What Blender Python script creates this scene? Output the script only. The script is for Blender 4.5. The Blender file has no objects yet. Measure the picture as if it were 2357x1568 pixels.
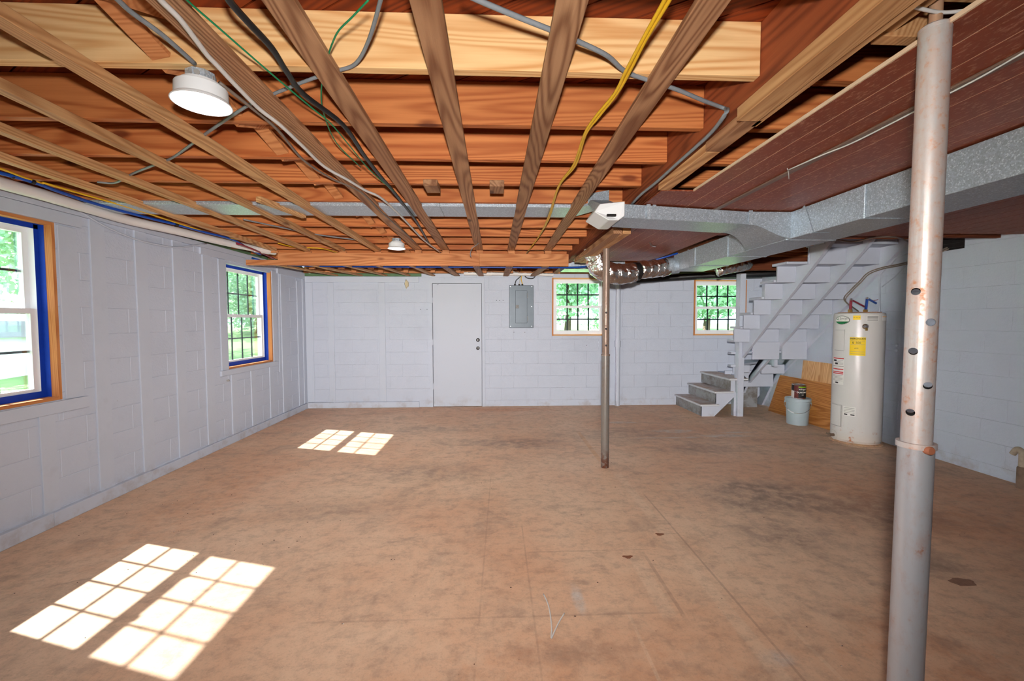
import bpy, bmesh, math, random
from mathutils import Vector, Matrix
random.seed(7)
S = bpy.context.scene
COL = S.collection

# ------------------------------------------------------------------ camera
IMW, IMH, FPX = 2357, 1568, 982.8
YAW, PITCH, ROLL, CAMH = .0395, .0442, -.0018, 1.4116
cy_, sy_, cp_, sp_ = math.cos(YAW), math.sin(YAW), math.cos(PITCH), math.sin(PITCH)
FW = Vector((sy_*cp_, cy_*cp_, -sp_)); RT = Vector((cy_, -sy_, 0)); UP = RT.cross(FW)
c_, s_ = math.cos(ROLL), math.sin(ROLL)
RT, UP = c_*RT + s_*UP, c_*UP - s_*RT
CAM = Vector((0, 0, CAMH))
cd = bpy.data.cameras.new('camera'); cam = bpy.data.objects.new('camera', cd); COL.objects.link(cam)
cd.sensor_fit = 'HORIZONTAL'; cd.sensor_width = 36; cd.lens = FPX/IMW*36; cd.clip_start = .02; cd.clip_end = 400
m = Matrix((RT, UP, -FW)).transposed().to_4x4(); m.translation = CAM
cam.matrix_world = m
S.camera = cam

# ------------------------------------------------------------------ light and exposure
S.view_settings.view_transform = 'Standard'; S.view_settings.look = 'None'
S.view_settings.gamma = 1; S.view_settings.use_curve_mapping = False
S.view_settings.exposure = 0.0
S.cycles.use_denoising = True
S.cycles.use_adaptive_sampling = True; S.cycles.adaptive_threshold = .04; S.cycles.adaptive_min_samples = 16
S.cycles.max_bounces = 8; S.cycles.diffuse_bounces = 3; S.cycles.glossy_bounces = 3
S.cycles.transparent_max_bounces = 24
S.cycles.sample_clamp_indirect = 6

W_ = bpy.data.worlds.new('world'); S.world = W_; W_.use_nodes = True
bgn = W_.node_tree.nodes['Background']
bgn.inputs['Color'].default_value = (.72, .86, 1.0, 1); bgn.inputs['Strength'].default_value = 6.0

sd = bpy.data.lights.new('sun', 'SUN'); sd.energy = 36; sd.angle = math.radians(.6); sd.color = (1, .985, .96)
sun = bpy.data.objects.new('sun', sd); COL.objects.link(sun)
sun.location = (-12, 10, 14)
sun.rotation_euler = Vector((.975, -.305, -1)).to_track_quat('-Z', 'Y').to_euler()

# the photographer's flash, just behind and above the lens
fd = bpy.data.lights.new('camera_flash', 'SPOT'); fd.energy = 1; fd.spot_size = math.radians(141); fd.spot_blend = 1.0; fd.shadow_soft_size = .035; fd.color = (1, .955, .90)
fd.use_nodes = True
nt = fd.node_tree; em = nt.nodes['Emission']; lf = nt.nodes.new('ShaderNodeLightFalloff')
lf.inputs['Strength'].default_value = 62; lf.inputs['Smooth'].default_value = 0.0
l2 = nt.nodes.new('ShaderNodeLightFalloff'); l2.inputs['Strength'].default_value = 20.5
ad = nt.nodes.new('ShaderNodeMath'); ad.operation = 'ADD'
nt.links.new(lf.outputs['Linear'], ad.inputs[0]); nt.links.new(l2.outputs['Constant'], ad.inputs[1]); nt.links.new(ad.outputs[0], em.inputs['Strength'])
flash = bpy.data.objects.new('camera_flash', fd); COL.objects.link(flash); flash.location = (.0, -.05, CAMH+.16)
flash.rotation_euler = Vector((.04, 1, .03)).to_track_quat('-Z', 'Y').to_euler()

# ------------------------------------------------------------------ pixel -> point on a known plane of the room
def ray(x, y): return FW + RT*((x-IMW/2)/FPX) - UP*((y-IMH/2)/FPX)
def on(x, y, ax, v):
    d = ray(x, y); return CAM + d*((v-CAM[ax])/d[ax])
def PX(x, y, v): return on(x, y, 0, v)
def PY(x, y, v): return on(x, y, 1, v)
def PZ(x, y, v): return on(x, y, 2, v)

D, L, R = 7.075, -3.09, 4.51             # far wall, left wall, right wall
BACK = -2.6
ZJ, Y0, SP = 2.2705, 1.4995, .4046       # joist underside, first joist in view, spacing
JH = .184; ZD = ZJ + JH                  # deck underside

# ------------------------------------------------------------------ mesh helpers
WL = {}
def link(name, me, loc, parent=None, mat=None):
    o = bpy.data.objects.new(name, me); COL.objects.link(o)
    loc = Vector(loc); WL[o] = loc
    if parent is not None:
        o.parent = parent; o.location = loc - WL[parent]
    else: o.location = loc
    return o
def mk(name, bm, mat, parent=None, smooth=False, base=True):
    xs = [v.co for v in bm.verts]
    lo = Vector([min(v[i] for v in xs) for i in range(3)]); hi = Vector([max(v[i] for v in xs) for i in range(3)])
    c = (lo+hi)/2
    if parent is None and base: c.z = lo.z
    for v in bm.verts: v.co -= c
    bmesh.ops.recalc_face_normals(bm, faces=bm.faces)
    if smooth:
        for f in bm.faces: f.smooth = True
    me = bpy.data.meshes.new(name); bm.to_mesh(me); bm.free()
    for mm in (mat if isinstance(mat, (list, tuple)) else [mat]): me.materials.append(mm)
    if smooth and smooth != 'all':
        try: me.set_sharp_from_angle(angle=math.radians(38))
        except Exception: pass
    return link(name, me, c, parent)
def empty(name, loc, parent=None):
    o = bpy.data.objects.new(name, None); COL.objects.link(o); loc = Vector(loc); WL[o] = loc
    o.empty_display_size = .05
    if parent is not None: o.parent = parent; o.location = loc - WL[parent]
    else: o.location = loc
    return o
def tag(o, label=None, cat=None, group=None, kind=None):
    if label: o['label'] = label
    if cat: o['category'] = cat
    if group: o['group'] = group
    if kind: o['kind'] = kind
    return o
def BM(): return bmesh.new()
def hexa(bm, p, mi=0):
    v = [bm.verts.new(q) for q in p]
    for f in ((0,3,2,1),(4,5,6,7),(0,1,5,4),(1,2,6,5),(2,3,7,6),(3,0,4,7)):
        fc = bm.faces.new([v[i] for i in f]); fc.material_index = mi
def box(bm, x0, x1, y0, y1, z0, z1, mi=0):
    hexa(bm, [(x0,y0,z0),(x1,y0,z0),(x1,y1,z0),(x0,y1,z0),(x0,y0,z1),(x1,y0,z1),(x1,y1,z1),(x0,y1,z1)], mi)
def bevel(bm, w, seg=1):
    bmesh.ops.bevel(bm, geom=list(bm.edges), offset=w, segments=seg, affect='EDGES', profile=.5)
def bar(bm, a, b, w, h, up=(0,0,1), mi=0):
    """board from a to b, w wide and h thick"""
    a, b = Vector(a), Vector(b); d = (b-a).normalized(); up = Vector(up)
    s = d.cross(up).normalized(); u = s.cross(d).normalized()
    s *= w/2; u *= h/2
    hexa(bm, [a-s-u, a+s-u, a+s+u, a-s+u, b-s-u, b+s-u, b+s+u, b-s+u], mi)
def prism(bm, pts, ext, mi=0):
    """closed polygon pts pushed along ext"""
    ext = Vector(ext); a = [bm.verts.new(p) for p in pts]; b = [bm.verts.new(Vector(p)+ext) for p in pts]
    bm.faces.new(a).material_index = mi; bm.faces.new(b[::-1]).material_index = mi
    n = len(a)
    for i in range(n): bm.faces.new([a[i], b[i], b[(i+1)%n], a[(i+1)%n]]).material_index = mi
def lathe(bm, prof, c=(0,0,0), seg=32, axis=(0,0,1), mi=0, cap=True):
    c = Vector(c); q = Vector((0,0,1)).rotation_difference(Vector(axis).normalized())
    rings = []
    for r, z in prof:
        if r < 1e-6: rings.append([bm.verts.new(c + q @ Vector((0,0,z)))])
        else: rings.append([bm.verts.new(c + q @ Vector((r*math.cos(2*math.pi*i/seg), r*math.sin(2*math.pi*i/seg), z))) for i in range(seg)])
    for a, b in zip(rings, rings[1:]):
        for i in range(seg):
            j = (i+1) % seg
            if len(a) == 1 and len(b) == 1: continue
            if len(a) == 1: f = bm.faces.new([a[0], b[i], b[j]])
            elif len(b) == 1: f = bm.faces.new([a[i], a[j], b[0]])
            else: f = bm.faces.new([a[i], a[j], b[j], b[i]])
            f.material_index = mi
    if cap:
        for rg in (rings[0], rings[-1]):
            if len(rg) > 1: bm.faces.new(rg).material_index = mi
def smooth_path(pts, n=6):
    P = [Vector(p) for p in pts]
    if len(P) < 3: return P
    out = []
    E_ = [P[0]*2-P[1]] + P + [P[-1]*2-P[-2]]
    for i in range(1, len(E_)-2):
        a, b, c, d = E_[i-1:i+3]
        for k in range(n):
            t = k/n
            out.append(.5*((2*b)+(c-a)*t+(2*a-5*b+4*c-d)*t*t+(3*b-a-3*c+d)*t**3))
    out.append(P[-1]); return out
def tube(bm, pts, r, seg=8, sm=5, mi=0, flat=1.0):
    P = smooth_path(pts, sm) if sm else [Vector(p) for p in pts]
    rings = []; n0 = None
    for i, p in enumerate(P):
        t = (P[min(i+1, len(P)-1)] - P[max(i-1, 0)]).normalized()
        if n0 is None:
            n0 = t.cross(Vector((0,0,1)))
            if n0.length < 1e-3: n0 = t.cross(Vector((1,0,0)))
        n0 = (n0 - t*n0.dot(t)).normalized(); b = t.cross(n0)
        rr = r(i/(len(P)-1)) if callable(r) else r
        rings.append([bm.verts.new(p + n0*math.cos(2*math.pi*k/seg)*rr + b*math.sin(2*math.pi*k/seg)*rr*flat) for k in range(seg)])
    for a, b in zip(rings, rings[1:]):
        for k in range(seg): bm.faces.new([a[k], a[(k+1)%seg], b[(k+1)%seg], b[k]]).material_index = mi
    bm.faces.new(rings[0]); bm.faces.new(rings[-1])

# ------------------------------------------------------------------ materials
def srgb(r, g, b):
    f = lambda c: (c/255)/12.92 if c/255 <= .04045 else ((c/255+.055)/1.055)**2.4
    return (f(r), f(g), f(b), 1)
class N:
    def __init__(s, name, rough=.6, metal=0.0, spec=.4):
        s.m = bpy.data.materials.new(name); s.m.use_nodes = True; s.t = s.m.node_tree
        s.b = s.t.nodes['Principled BSDF']
        s.b.inputs['Roughness'].default_value = rough; s.b.inputs['Metallic'].default_value = metal
        s.b.inputs['Specular IOR Level'].default_value = spec
    def n(s, typ, **kw):
        nd = s.t.nodes.new('ShaderNode'+typ)
        for k, v in kw.items():
            if hasattr(nd, k): setattr(nd, k, v)
        return nd
    def put(s, sock, v):
        if hasattr(v, 'is_linked') or isinstance(v, bpy.types.NodeSocket): s.t.links.new(v, sock)
        elif isinstance(v, (tuple, list)) and len(v) == 3 and sock.type == 'RGBA': sock.default_value = (*v, 1)
        else: sock.default_value = v
    def math(s, op, a, b=None, c=None, clamp=False):
        nd = s.n('Math', operation=op); nd.use_clamp = clamp
        for i, v in enumerate((a, b, c)):
            if v is not None: s.put(nd.inputs[i], v)
        return nd.outputs[0]
    def mix(s, f, a, b, mode='MIX'):
        nd = s.n('Mix', data_type='RGBA', blend_type=mode)
        s.put(nd.inputs[0], f); s.put(nd.inputs[6], a); s.put(nd.inputs[7], b); return nd.outputs[2]
    def vmath(s, op, a, b):
        nd = s.n('VectorMath', operation=op); s.put(nd.inputs[0], a); s.put(nd.inputs[1], b); return nd.outputs[0]
    def noise(s, vec, scale, detail=3, rough=.5, dist=0.0, out=0):
        nd = s.n('TexNoise'); s.put(nd.inputs['Vector'], vec); nd.inputs['Scale'].default_value = scale
        nd.inputs['Detail'].default_value = detail; nd.inputs['Roughness'].default_value = rough; nd.inputs['Distortion'].default_value = dist
        return nd.outputs[out]
    def vor(s, vec, scale, feature='F1', out='Distance'):
        nd = s.n('TexVoronoi', feature=feature); s.put(nd.inputs['Vector'], vec); nd.inputs['Scale'].default_value = scale
        return nd.outputs[out]
    def ramp(s, f, stops, interp='LINEAR'):
        nd = s.n('ValToRGB'); r = nd.color_ramp; r.interpolation = interp
        while len(r.elements) < len(stops): r.elements.new(.5)
        for e, (p, c) in zip(r.elements, stops):
            e.position = p; e.color = c if len(c) == 4 else (*c, 1)
        s.put(nd.inputs[0], f); return nd.outputs[0]
    def ss(s, x, a, b):
        nd = s.n('MapRange', interpolation_type='SMOOTHSTEP'); s.put(nd.inputs[0], x)
        nd.inputs[1].default_value = a; nd.inputs[2].default_value = b; return nd.outputs[0]
    def obj(s): return s.n('TexCoord').outputs['Object']
    def pos(s): return s.n('NewGeometry').outputs['Position']
    def rnd(s): return s.n('ObjectInfo').outputs['Random']
    def xyz(s, v):
        nd = s.n('SeparateXYZ'); s.put(nd.inputs[0], v); return nd.outputs
    def comb(s, x, y, z):
        nd = s.n('CombineXYZ')
        for i, v in enumerate((x, y, z)): s.put(nd.inputs[i], v)
        return nd.outputs[0]
    def bump(s, h, st=.3, dist=.01):
        nd = s.n('Bump'); s.put(nd.inputs['Height'], h); nd.inputs['Strength'].default_value = st; nd.inputs['Distance'].default_value = dist
        s.t.links.new(nd.outputs[0], s.b.inputs['Normal'])
    def color(s, c): s.put(s.b.inputs['Base Color'], c)

def plain(name, col, rough=.5, metal=0.0, var=.06, scale=6, bump=0.0, spec=.4):
    n = N(name, rough, metal, spec); p = n.obj()
    f = n.noise(p, scale, 4, .6)
    c = n.mix(f, tuple(max(0, v*(1-var*2)) for v in col[:3]), tuple(min(1, v*(1+var*2)) for v in col[:3]))
    n.color(c)
    if bump: n.bump(n.noise(p, scale*12, 3), bump, .004)
    return n.m

def wood(name, axis, light, dark, knot, rough=.65, ring=60, var=.25, bump=.15, warm=None):
    n = N(name, rough, 0, .3); p = n.obj(); r = n.rnd()
    off = n.comb(n.math('MULTIPLY', r, 37.1), n.math('MULTIPLY', r, 53.7), n.math('MULTIPLY', r, 71.3))
    q = n.vmath('ADD', p, off)
    sc = [9, 9, 9]; sc[axis] = .55
    st = n.vmath('MULTIPLY', q, tuple(sc))
    warp = n.noise(st, .35, 2, .5)
    X = n.xyz(q); others = [i for i in range(3) if i != axis]
    across = n.math('ADD', X[others[0]], X[others[1]])
    cs = [4.2, 4.2, 4.2]; cs[axis] = .3
    cont = n.noise(n.vmath('MULTIPLY', q, tuple(cs)), 1.0, 2, .35, .3)
    ph = n.math('ADD', n.math('MULTIPLY', across, ring*1.6), n.math('MULTIPLY', cont, ring*2.6))
    rings = n.math('ADD', n.math('MULTIPLY', n.math('SINE', ph), .5), .5)
    rings = n.math('MULTIPLY', n.math('POWER', rings, 1.5), n.math('ADD', .45, n.math('MULTIPLY', warp, .8)))
    fib = n.noise(n.vmath('MULTIPLY', q, tuple([70 if i != axis else 2.5 for i in range(3)])), 1.0, 3, .6)
    f = n.math('ADD', n.math('MULTIPLY', rings, .8), n.math('MULTIPLY', n.math('SUBTRACT', fib, .42), .9), clamp=True)
    c = n.mix(f, light, dark)
    ks = [4.5, 4.5, 4.5]; ks[axis] = 1.7
    kd = n.vor(n.vmath('MULTIPLY', q, tuple(ks)), 1.0)
    c = n.mix(n.math('MULTIPLY', n.math('SUBTRACT', 1, n.ss(kd, .05, .13)), .85), c, knot)
    tone = n.noise(q, 1.3, 2, .6)
    c = n.mix(n.math('MULTIPLY', n.ss(tone, .35, .75), .35), c, warm or dark)
    val = n.math('ADD', 1-var/2, n.math('MULTIPLY', r, var))
    hs = n.n('HueSaturation'); n.put(hs.inputs['Value'], val); n.put(hs.inputs['Color'], c)
    n.color(hs.outputs[0])
    n.bump(fib, bump*1.6, .003)
    return n.m

MT = {}
J_L, J_D, J_K = srgb(204,128,74)[:3], srgb(154,78,38)[:3], srgb(84,32,14)[:3]
MT['joist'] = wood('joist_pine', 0, J_L, J_D, J_K, warm=srgb(160,76,32)[:3], var=.25)
MT['joist_new'] = wood('pale_joist_pine', 0, srgb(236,196,142)[:3], srgb(202,142,84)[:3], srgb(150,80,40)[:3], warm=srgb(232,178,116)[:3], var=.04)
MT['strip'] = wood('weathered_furring', 1, srgb(182,138,102)[:3], srgb(116,72,46)[:3], srgb(84,48,30)[:3], ring=75, bump=.3)
MT['strip_y'] = wood('pale_furring', 1, srgb(210,164,116)[:3], srgb(160,108,66)[:3], srgb(110,66,40)[:3], ring=75, bump=.25)
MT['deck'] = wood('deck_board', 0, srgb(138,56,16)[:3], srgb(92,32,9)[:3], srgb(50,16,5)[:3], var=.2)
MT['girder'] = wood('girder_lumber', 1, srgb(150,78,44)[:3], srgb(100,44,24)[:3], srgb(80,32,18)[:3])
MT['beam'] = wood('beam_pine', 0, srgb(208,142,92)[:3], srgb(166,98,56)[:3], srgb(110,48,26)[:3], var=.15)
MT['wood_z'] = wood('jamb_pine', 2, srgb(208,140,84)[:3], srgb(176,104,54)[:3], srgb(116,60,32)[:3], var=.1)
MT['wood_y'] = wood('jamb_pine_long', 1, srgb(208,140,84)[:3], srgb(176,104,54)[:3], srgb(116,60,32)[:3], var=.1)
MT['wood_x'] = wood('sill_pine', 0, srgb(226,178,120)[:3], srgb(196,138,84)[:3], srgb(116,60,32)[:3], var=.1)
MT['ply_dark'] = wood('plywood_orange', 1, srgb(206,142,80)[:3], srgb(150,86,36)[:3], srgb(110,50,20)[:3], ring=55, var=.05)
MT['ply_pale'] = wood('plywood_pale', 2, srgb(232,188,138)[:3], srgb(196,138,86)[:3], srgb(190,130,80)[:3], ring=85, var=.05)
MT['brownwood'] = wood('dark_header', 0, srgb(122,66,40)[:3], srgb(84,40,22)[:3], srgb(50,22,12)[:3])

def paint(name, col, dirt=.25, bump=.35, scale=90, rough=.55):
    n = N(name, rough, 0, .35); p = n.pos()
    a = n.noise(p, 1.1, 4, .6); b = n.noise(p, 7, 4, .65)
    f = n.math('MULTIPLY', n.math('ADD', n.ss(a, .45, .8), n.ss(b, .55, .85)), dirt, clamp=True)
    c = n.mix(f, col, tuple(v*.72 for v in col[:3]))
    sp = n.noise(p, 38, 2, .5)
    c = n.mix(n.math('MULTIPLY', n.ss(sp, .74, .8), .35), c, (.32, .30, .30))
    z = n.xyz(p)[2]
    low = n.math('MULTIPLY', n.math('SUBTRACT', 1, n.ss(z, 0, .22)), n.ss(b, .45, .7))
    c = n.mix(n.math('MULTIPLY', low, .35), c, srgb(150,128,112)[:3])
    n.color(c)
    n.bump(n.noise(p, scale*.6, 2, .65), bump*1.2, .006)
    return n.m
WALLC = srgb(192, 199, 215)[:3]
MT['block'] = paint('painted_block', WALLC)
MT['trim'] = paint('painted_board', srgb(193, 200, 215)[:3], .3, .12, 50)
MT['door'] = paint('painted_door', srgb(192, 198, 212)[:3], .12, .05, 40, .5)
MT['stairpaint'] = paint('painted_stair', srgb(200, 206, 221)[:3], .2, .08, 40, .5)
MT['vinyl'] = plain('white_vinyl', srgb(236,238,242), .35, var=.02)
MT['tape'] = plain('blue_tape', srgb(8,58,168), .6, var=.1, scale=30)
MT['blackbar'] = plain('black_grille', srgb(24,34,34), .5)
MT['pvc'] = plain('white_pvc', srgb(226,222,220), .35, var=.03)
MT['bluepex'] = plain('blue_pex', srgb(14,70,166), .35, var=.05)
MT['redpex'] = plain('red_pex', srgb(138,26,48), .35, var=.05)
MT['greycable'] = plain('grey_sheath', srgb(128,134,140), .5, var=.15, scale=25)
MT['browncable'] = plain('taupe_sheath', srgb(122,108,98), .5, var=.15, scale=25)
MT['whitecable'] = plain('white_sheath', srgb(214,212,210), .45, var=.04)
MT['blackcable'] = plain('black_sheath', srgb(26,28,32), .4, var=.1)
MT['greenwire'] = plain('green_insulation', srgb(22,132,84), .45, var=.1)
MT['yellowcable'] = plain('yellow_sheath', srgb(224,176,30), .45, var=.08)
MT['green'] = plain('green_paint', srgb(86,118,84), .6, var=.15)
MT['chrome'] = plain('chrome', (.75,.75,.76), .18, 1.0)
MT['darkmetal'] = plain('dark_bronze', srgb(44,40,40), .35, .3)
MT['brass'] = plain('brass', srgb(180,140,80), .35, 1.0)
MT['dark'] = plain('dark_void', srgb(30,26,26), .8)
MT['blacktape'] = plain('black_tape', srgb(24,24,26), .45)
MT['porcelain'] = plain('white_lamp_plastic', srgb(226,229,232), .35, var=.02)
MT['bucket'] = plain('grey_plastic', srgb(176,192,200), .35, var=.04)
MT['labelw'] = plain('paper_white', srgb(232,230,226), .5, var=.03)
MT['labely'] = plain('paper_yellow', srgb(252,214,8), .5, var=.02)
MT['ink'] = plain('black_ink', srgb(22,22,24), .6)
MT['inkgrey'] = plain('grey_ink', srgb(150,148,146), .6)
MT['red'] = plain('red_ink', srgb(206,52,40), .6)
MT['logogreen'] = plain('logo_green', srgb(10,120,66), .4)
MT['orange'] = plain('orange_ink', srgb(232,160,60), .5)
MT['canlabel'] = plain('can_label_brown', srgb(92,36,30), .35, var=.1)
MT['lime'] = plain('lime_ink', srgb(130,190,40), .5)
MT['foam'] = plain('tan_foam', srgb(206,192,160), .9, var=.15, scale=60, bump=.6)

# galvanised sheet with spangle, plus sparkle glints painted into the colour
def galv(name, base=(.43,.50,.58), spark=.5, rough=.36):
    n = N(name, rough, .42, .5); p = n.pos()
    v = n.xyz(n.vor(p, 210, out='Color'))[0]; v2 = n.xyz(n.vor(p, 95, out='Color'))[1]
    big = n.noise(p, 3, 3, .6)
    k = n.math('ADD', n.math('MULTIPLY', v, .45), n.math('ADD', n.math('MULTIPLY', v2, .3), n.math('MULTIPLY', big, .25)))
    c = n.ramp(k, [(.1, tuple(b*.78 for b in base)), (.5, base), (.9, tuple(min(1, b*1.3) for b in base))])
    c = n.mix(n.math('MULTIPLY', n.ss(v, .84, .95), .5), c, (.84,.92,.97))
    n.color(c)
    n.put(n.b.inputs['Roughness'], n.math('ADD', rough-.06, n.math('MULTIPLY', v2, .16)))
    n.bump(n.noise(p, 5, 2), .1, .01)
    return n.m
MT['galv'] = galv('galvanised_sheet')
MT['panelgrey'] = plain('grey_enamel_box', srgb(84,93,102), .42, .3, .08, 9)
# crinkled foil
n = N('crinkled_foil', .24, 1.0); p = n.pos()
n.color((.92,.88,.85))
h = n.math('ADD', n.noise(p, 11, 3, .6, 1.0), n.math('MULTIPLY', n.vor(p, 13, 'DISTANCE_TO_EDGE'), .8))
n.bump(h, .55, .03); MT['foil'] = n.m
# steel jack post: galvanised grey-white with rust bloom
def postmat(name, base, rust, amt, z0=None):
    n = N(name, .42, .35, .5); p = n.pos()
    f = n.ss(n.noise(n.vmath('MULTIPLY', p, (20,20,9)), 1.0, 6, .7), .62-amt*.3, .86-amt*.2)
    g = n.ss(n.noise(p, 60, 3, .6), .5, .75)
    k = n.math('MULTIPLY', f, n.math('ADD', .35, n.math('MULTIPLY', g, .65)))
    z = n.xyz(p)[2]
    foot = n.math('SUBTRACT', 1, n.ss(z, 0, .26))
    foot = n.math('MULTIPLY', foot, n.ss(n.noise(p, 30, 4, .7), .35, .55))
    c = n.mix(k, base, rust); c = n.mix(foot, c, srgb(104,60,42)[:3])
    n.color(c); n.put(n.b.inputs['Roughness'], n.math('ADD', .36, n.math('MULTIPLY', k, .35)))
    n.bump(n.noise(p, 90, 3), .08, .003); return n.m
MT['post_pale'] = postmat('pale_steel_tube', srgb(212,208,208)[:3], srgb(210,150,112)[:3], 1.05)
MT['post_sleeve'] = postmat('grey_steel_sleeve', srgb(184,186,192)[:3], srgb(170,118,90)[:3], .6)
MT['jack'] = postmat('tan_jack_screw', srgb(206,166,136)[:3], srgb(176,128,98)[:3], .5)
MT['post_rusty'] = postmat('rusty_steel_tube', srgb(152,132,120)[:3], srgb(126,88,70)[:3], .8)
MT['post_grey'] = postmat('grey_steel_tube', srgb(138,134,130)[:3], srgb(128,92,70)[:3], .55)
# brown prefinished ceiling board
n = N('brown_ceiling_board', .42, 0, .4); p = n.pos()
q = n.vmath('MULTIPLY', p, (1, .35, 1))
f = n.noise(q, 95, 3, .7); b2 = n.noise(p, 2.2, 3, .6)
c = n.mix(b2, srgb(146,70,42)[:3], srgb(118,52,30)[:3])
c = n.mix(n.math('MULTIPLY', n.ss(f, .53, .66), .5), c, srgb(198,146,118)[:3])
n.color(c); n.bump(f, .12, .003); MT['panel'] = n.m
MT['paneledge'] = plain('board_edge', srgb(226,196,166), .7, var=.08)
MT['moulding'] = plain('brown_moulding', srgb(118,96,84), .4, var=.08)
# window pane: clear sheet with a little reflection
n = N('window_glass'); t = n.t
tr = n.n('BsdfTransparent'); tr.inputs[0].default_value = (.94,.97,.96,1); gl = n.n('BsdfGlossy'); gl.inputs['Roughness'].default_value = .02
fr = n.n('Fresnel'); fr.inputs[0].default_value = 1.45; mx = n.n('MixShader')
t.links.new(n.math('MULTIPLY', fr.outputs[0], .6), mx.inputs[0]); t.links.new(tr.outputs[0], mx.inputs[1]); t.links.new(gl.outputs[0], mx.inputs[2])
t.links.new(mx.outputs[0], t.nodes['Material Output'].inputs['Surface']); MT['glass'] = n.m
# lit lamp diffuser
n = N('lit_diffuser', .5); n.color((.95,.95,.95)); n.b.inputs['Emission Color'].default_value = (1, .98, .95, 1); n.b.inputs['Emission Strength'].default_value = 2.2
MT['diffuser'] = n.m
# leaves and grass
n = N('leaf', .5); p = n.pos()
lc = n.mix(n.noise(p, 1.2, 3), srgb(124,166,140)[:3], srgb(196,222,204)[:3]); n.color(lc)
tl = n.n('BsdfTranslucent'); n.put(tl.inputs[0], n.mix(n.noise(p, 1.7, 2), srgb(150,200,140)[:3], srgb(205,232,190)[:3])); mx = n.n('MixShader'); mx.inputs[0].default_value = .4
n.t.links.new(n.b.outputs[0], mx.inputs[1]); n.t.links.new(tl.outputs[0], mx.inputs[2]); n.t.links.new(mx.outputs[0], n.t.nodes['Material Output'].inputs['Surface']); MT['leaf'] = n.m
n = N('grass', .8); p = n.pos(); n.color(n.mix(n.noise(p, 3, 5, .7), srgb(84,124,60)[:3], srgb(124,158,90)[:3])); MT['grass'] = n.m
MT['bark'] = plain('bark', srgb(96,80,66), .9, var=.3, scale=8)
MT['shedwhite'] = plain('white_siding', srgb(226,230,234), .6, var=.03)
MT['roofgrey'] = plain('grey_shingle', srgb(120,126,132), .8, var=.1)
MT['pathway'] = plain('pale_concrete', srgb(214,208,198), .8, var=.05)

# concrete floor
n = N('stained_concrete', .62, 0, .35); p = n.pos(); XX = n.xyz(p)
q = n.vmath('MULTIPLY', p, (1, 1.0, 1))
wq = n.vmath('ADD', p, n.vmath('MULTIPLY', n.noise(p, .9, 2, .5, out=1), (.4,.4,0)))
a = n.noise(wq, .55, 6, .62); b = n.noise(wq, 2.6, 6, .68, .6); d3 = n.noise(p, 14, 4, .7); fine = n.noise(p, 120, 3, .6)
c = n.mix(n.ss(a, .35, .68), srgb(224,190,162)[:3], srgb(212,164,132)[:3])
c = n.mix(n.math('MULTIPLY', n.ss(b, .5, .72), .75), c, srgb(176,148,128)[:3])
st = n.math('MULTIPLY', n.ss(n.noise(n.vmath('MULTIPLY', wq, (1.0,1.9,1)), 1.25, 7, .72, .8), .55, .70), n.ss(n.noise(p, 5, 5, .7), .32, .6))
c = n.mix(n.math('MULTIPLY', st, .5), c, srgb(136,116,104)[:3])
# greyer, darker stain patches right of the middle post and by the far left
NB1 = n.math('MULTIPLY', n.math('SUBTRACT', n.noise(wq, 3.2, 6, .7), .5), 1.6); NB2 = n.math('ADD', .35, n.ss(n.noise(p, 9, 5, .7), .35, .65)); NL = n.ss(n.noise(p, 4.6, 4, .7), .27, .55)
def blob(cx, cy, rx, ry, amp, col, edge=.5, c=None):
    vx = n.math('DIVIDE', n.math('SUBTRACT', XX[0], cx), rx); vy = n.math('DIVIDE', n.math('SUBTRACT', XX[1], cy), ry)
    rr = n.math('SQRT', n.math('ADD', n.math('MULTIPLY', vx, vx), n.math('MULTIPLY', vy, vy)))
    rr = n.math('ADD', rr, NB1)
    k = n.math('SUBTRACT', 1, n.ss(rr, edge, 1.0))
    return n.mix(n.math('MULTIPLY', k, n.math('MULTIPLY', NB2, amp)), c, col)
G1 = srgb(122,106,98)[:3]
for (cx, cy, rx, ry, am) in ((2.2,3.3,.75,.55,.6),(2.9,3.0,.6,.5,.55),(1.9,2.7,.5,.28,.55),(2.5,2.35,.35,.3,.4),(.2,4.9,.9,.3,.5),(-.6,4.0,.8,.35,.42),
                             (1.6,5.2,1.2,.5,.35),(-.8,5.6,.9,.25,.35),(.35,1.75,.4,.08,.45),(2.2,4.6,.6,.3,.4),(-1.2,3.2,.7,.3,.32),(3.3,2.1,.5,.6,.3)):
    c = blob(cx, cy, rx, ry, am, G1, .2, c)
for (cx, cy, rx, ry, am) in ((.2,1.5,1.4,.5,.30),(1.9,1.7,.6,.5,.35),(3.3,3.2,.9,1.3,.3),(-2.3,3.4,.5,1.6,.3),(.2,6.8,1.2,.22,.6),(1.5,1.3,.8,.4,.25)):
    c = blob(cx, cy, rx, ry, am, srgb(204,142,104)[:3], .3, c)
for (cx, cy, rx, ry, am) in ((2.3,5.35,.35,.12,.7),(2.85,5.1,.45,.10,.7),(1.75,5.85,.3,.08,.6),(3.1,5.25,.3,.06,.6),(1.18,1.68,.10,.06,.6),(.42,2.10,.035,.14,.8),(2.1,5.05,.5,.05,.5)):
    c = blob(cx, cy, rx, ry, am, srgb(206,196,188)[:3], .3, c)
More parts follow.
